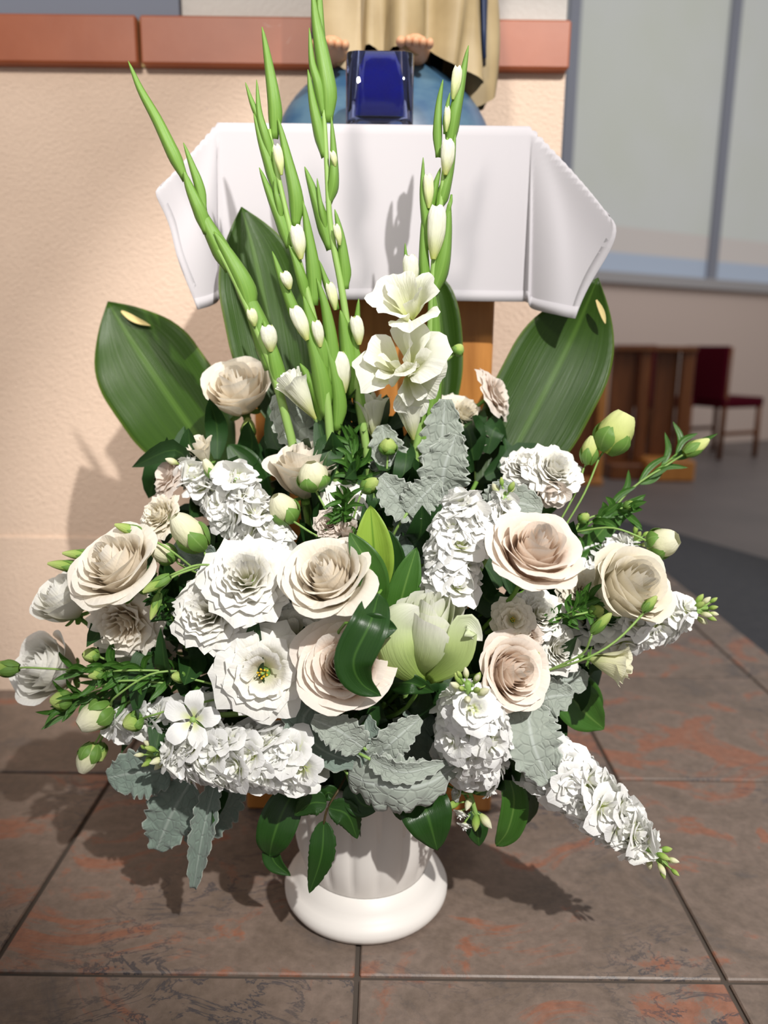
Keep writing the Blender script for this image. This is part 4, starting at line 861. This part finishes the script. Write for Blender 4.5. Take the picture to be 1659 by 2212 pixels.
# ------------------------------------------------------------------ stock spikes
def floret_mesh(seed, n=13):
    rnd = random.Random(seed); mb = MB()
    for i in range(n):
        t = i/(n-1); petal(mb, i*GA+rnd.uniform(-.3, .3), .12+.38*t, (.40-.22*t)*rnd.uniform(.9, 1.1), .85+.12*rnd.random(), 1.8, .06+.20*t, .022+.02*t, 4, seed*50+i, .05, 7, 5, 0, .03, inw=.2*max(0, 1-2*t), rnd_=.38)
    return mb.mesh('floret', M['stock'])
FM = [floret_mesh(s) for s in (1, 2, 3, 4, 5)]
def sbud_mesh():
    mb = MB(); mb.grid(8, 7, lambda u, v: (.30*math.sin(pi*min(1, .1+.88*v))**.8*math.cos(2*pi*u), .30*math.sin(pi*min(1, .1+.88*v))**.8*math.sin(2*pi*u), v), True); return mb
BMc = sbud_mesh().mesh('bud', M['budcream']); BMg = sbud_mesh().mesh('bud', M['budgreen'])
def stock(label, tip, base, r, nfl, nbud=8, fs=1.0, seed=1, tipdir=None, opn=.0, budlen=.16):
    rnd = random.Random(seed); a, b2 = P(*tip), P(*base); ax = (a-b2); L = ax.length; ax.normalize()
    Mx = Matrix.Translation(b2); t = thing('stock_spike', label, 'flower', Mx, 'white stock spikes'); iv = Mx.inverted()
    R = pxm(r, b2); q = ax.to_track_quat('Z', 'Y'); s0 = .052*fs
    MB().tube(list(reversed(stem_pts(b2, ax, None, 8, .06)))+[b2.lerp(a, k/6) for k in range(1, 7)], .0036, 7).obj('stem', M['stempale'], t, True, iv)
    for i in range(nfl):
        h = (i+.5)/nfl; an = i*GA+rnd.uniform(-.25, .25); rad = R*(1-.35*max(0, h-.55)/.45)-.46*s0
        o = q @ Vector((math.cos(an), math.sin(an), 0)); p = b2+ax*(L*h*(1-budlen))+o*max(.004, rad*rnd.uniform(.8, 1.08))
        d = (o+ax*(.25+.9*h*h)+Vector((rnd.uniform(-.25, .25), rnd.uniform(-.25, .25), rnd.uniform(-.2, .3)))).normalized(); s = s0*rnd.uniform(.86, 1.14)*(1-.15*h)
        put('floret', FM[rnd.randrange(5)], t, iv @ (p-d*s*.1), d.to_track_quat('Z', 'Y') @ Matrix.Rotation(rnd.uniform(0, 6.28), 3, 'Z').to_quaternion(), s)
    for i in range(nbud):
        h = i/max(1, nbud-1); an = i*GA; o = q @ Vector((math.cos(an), math.sin(an), 0))
        p = a-ax*(L*budlen*(1-h)*.9)+o*.006; d = (o*(1-.6*h)+ax*.9).normalized(); s = .017*(1-.35*h)
        e = p+d*s*.35
        MB().tube([a-ax*(L*budlen*(1-h*.6)), e], .0011, 5).obj('pedicel', M['stempale'], t, True, iv)
        put('bud', BMg if i % 2 else BMc, t, iv @ e, d.to_track_quat('Z', 'Y'), (s*.85, s*.85, s))
        cm = MB()
    return t
ST = [
 ('large white stock spike at upper left above the round ruffled bloom', (500, 1015, .97), (590, 1225, .90), 80, 24, 0, 1.0, 1),
 ('white stock spike at upper left behind, beside the pinkish beige bloom', (385, 985, 1.0), (500, 1120, .95), 55, 15, 5, .9, 2),
 ('dense ruffled white stock spike left of the right blush rose', (1005, 1075, .90), (968, 1275, .86), 88, 30, 0, 1.0, 3),
 ('loose white stock florets above the right blush rose', (1095, 1060, .92), (1065, 1165, .90), 52, 11, 4, .85, 4),
 ('white stock spike at far right above the cream rose', (1385, 1160, .99), (1240, 1290, .98), 84, 28, 6, .95, 5),
 ('white stock spike pointing right with yellow green buds at its tip', (1530, 1315, .93), (1260, 1355, .96), 92, 36, 12, .95, 6),
 ('long white stock spike along the lower left over the urn rim', (318, 1628, .86), (665, 1635, .83), 98, 46, 10, 1.0, 7),
 ('white stock spike at left behind the thin green stems', (235, 1565, .90), (470, 1545, .88), 62, 22, 0, .95, 8),
 ('white stock spike facing forward below the lower right rose, buds in front', (1010, 1475, .77), (1022, 1635, .86), 104, 32, 10, 1.0, 9),
 ('white stock florets half hidden right of the wide silver leaf', (960, 1640, .85), (1000, 1600, .87), 60, 9, 0, .9, 10),
 ('white stock spike pointing down right over the tiles', (1440, 1868, .82), (1165, 1635, .86), 92, 42, 10, 1.0, 11),
 ('white stock florets in shade below the round ruffled bloom', (590, 1265, .90), (600, 1330, .90), 45, 8, 0, .85, 13)]
for a_ in ST: stock(*a_[:5], a_[5], a_[6], a_[7], budlen=(.16 if a_[5] else .02))
# small hanging bud sprig
Mx = Matrix.Translation(P(1000, 1665, .88)); iv = Mx.inverted(); t = thing('stock_sprig', 'small sprig of white and green stock buds hanging right of the urn', 'flower', Mx)
MB().tube(spl(px3([(1000, 1650, .88), (1015, 1710, .86), (1030, 1765, .855)]), 8), .0030, 7).obj('stem', M['stempale'], t, True, iv)
for (x, y, w2, dx, dy, kk) in ((985, 1712, 34, -.5, .2, 0), (978, 1738, 30, -.8, -.2, 2), (995, 1760, 34, -.3, -.7, 0), (1004, 1785, 30, -.1, -.9, 0), (1028, 1775, 30, -.1, -.9, 2), (1048, 1772, 32, .6, -.7, 1), (1062, 1710, 36, .6, -.4, 0), (1012, 1735, 26, -.2, -.4, 1)):
    p = P(x, y, .85); d = cv((dx, dy, .3)); s = pxm(w2, p)
    if kk == 0: put('floret', FM[1], t, iv @ (p-d*s*.3), d.to_track_quat('Z', 'Y'), (s*1.05, s*1.05, s*1.5))
    else: put('bud', BMc if kk == 1 else BMg, t, iv @ (p-d*s*.5), d.to_track_quat('Z', 'Y'), (s, s, s*1.15))
    MB().tube([P(1018+(x-1018)*.2, 1720+(y-1720)*.6, .857), p-d*s*.3], .0013, 5).obj('pedicel', M['stempale'], t, True, iv)
# single open floret above the lower left stock, buds sprig
def single(label, px, py, d, Y, ax, to, sd=1, n=5):
    c = P(px, py, Y); s = pxm(d, c); a = cv(ax); Mb = frame(c-a*s*.15, a, s); t = thing('stock_floret', label, 'flower', Mb); mb = MB()
    for i in range(n):
        mb2 = MB(); petal(mb2, i*2*pi/n+.2, .48, .30, .60, 1.6, .3, .02, 4, sd*9+i, .03, 7, 6, 0, .03); mb2.obj('petal', M['stock'], t)
    MB().ell((0, 0, .05), (.07, .07, .06)).obj('eye', M['stempale'], t)
    MB().tube(spl([c-a*s*.15]+px3(to), 6), .0016, 6).obj('stem', M['stempale'], t, True, Mb.inverted())
single('single open white floret over the lower left stock', 413, 1555, 100, .84, (-.1, .2, .97), [(440, 1570, .85), (470, 1590, .87)])
single('double white floret on top of the upper left stock', 508, 1030, 78, .95, (.05, .75, .6), [(510, 1060, .95), (530, 1090, .95)], 5, 9)
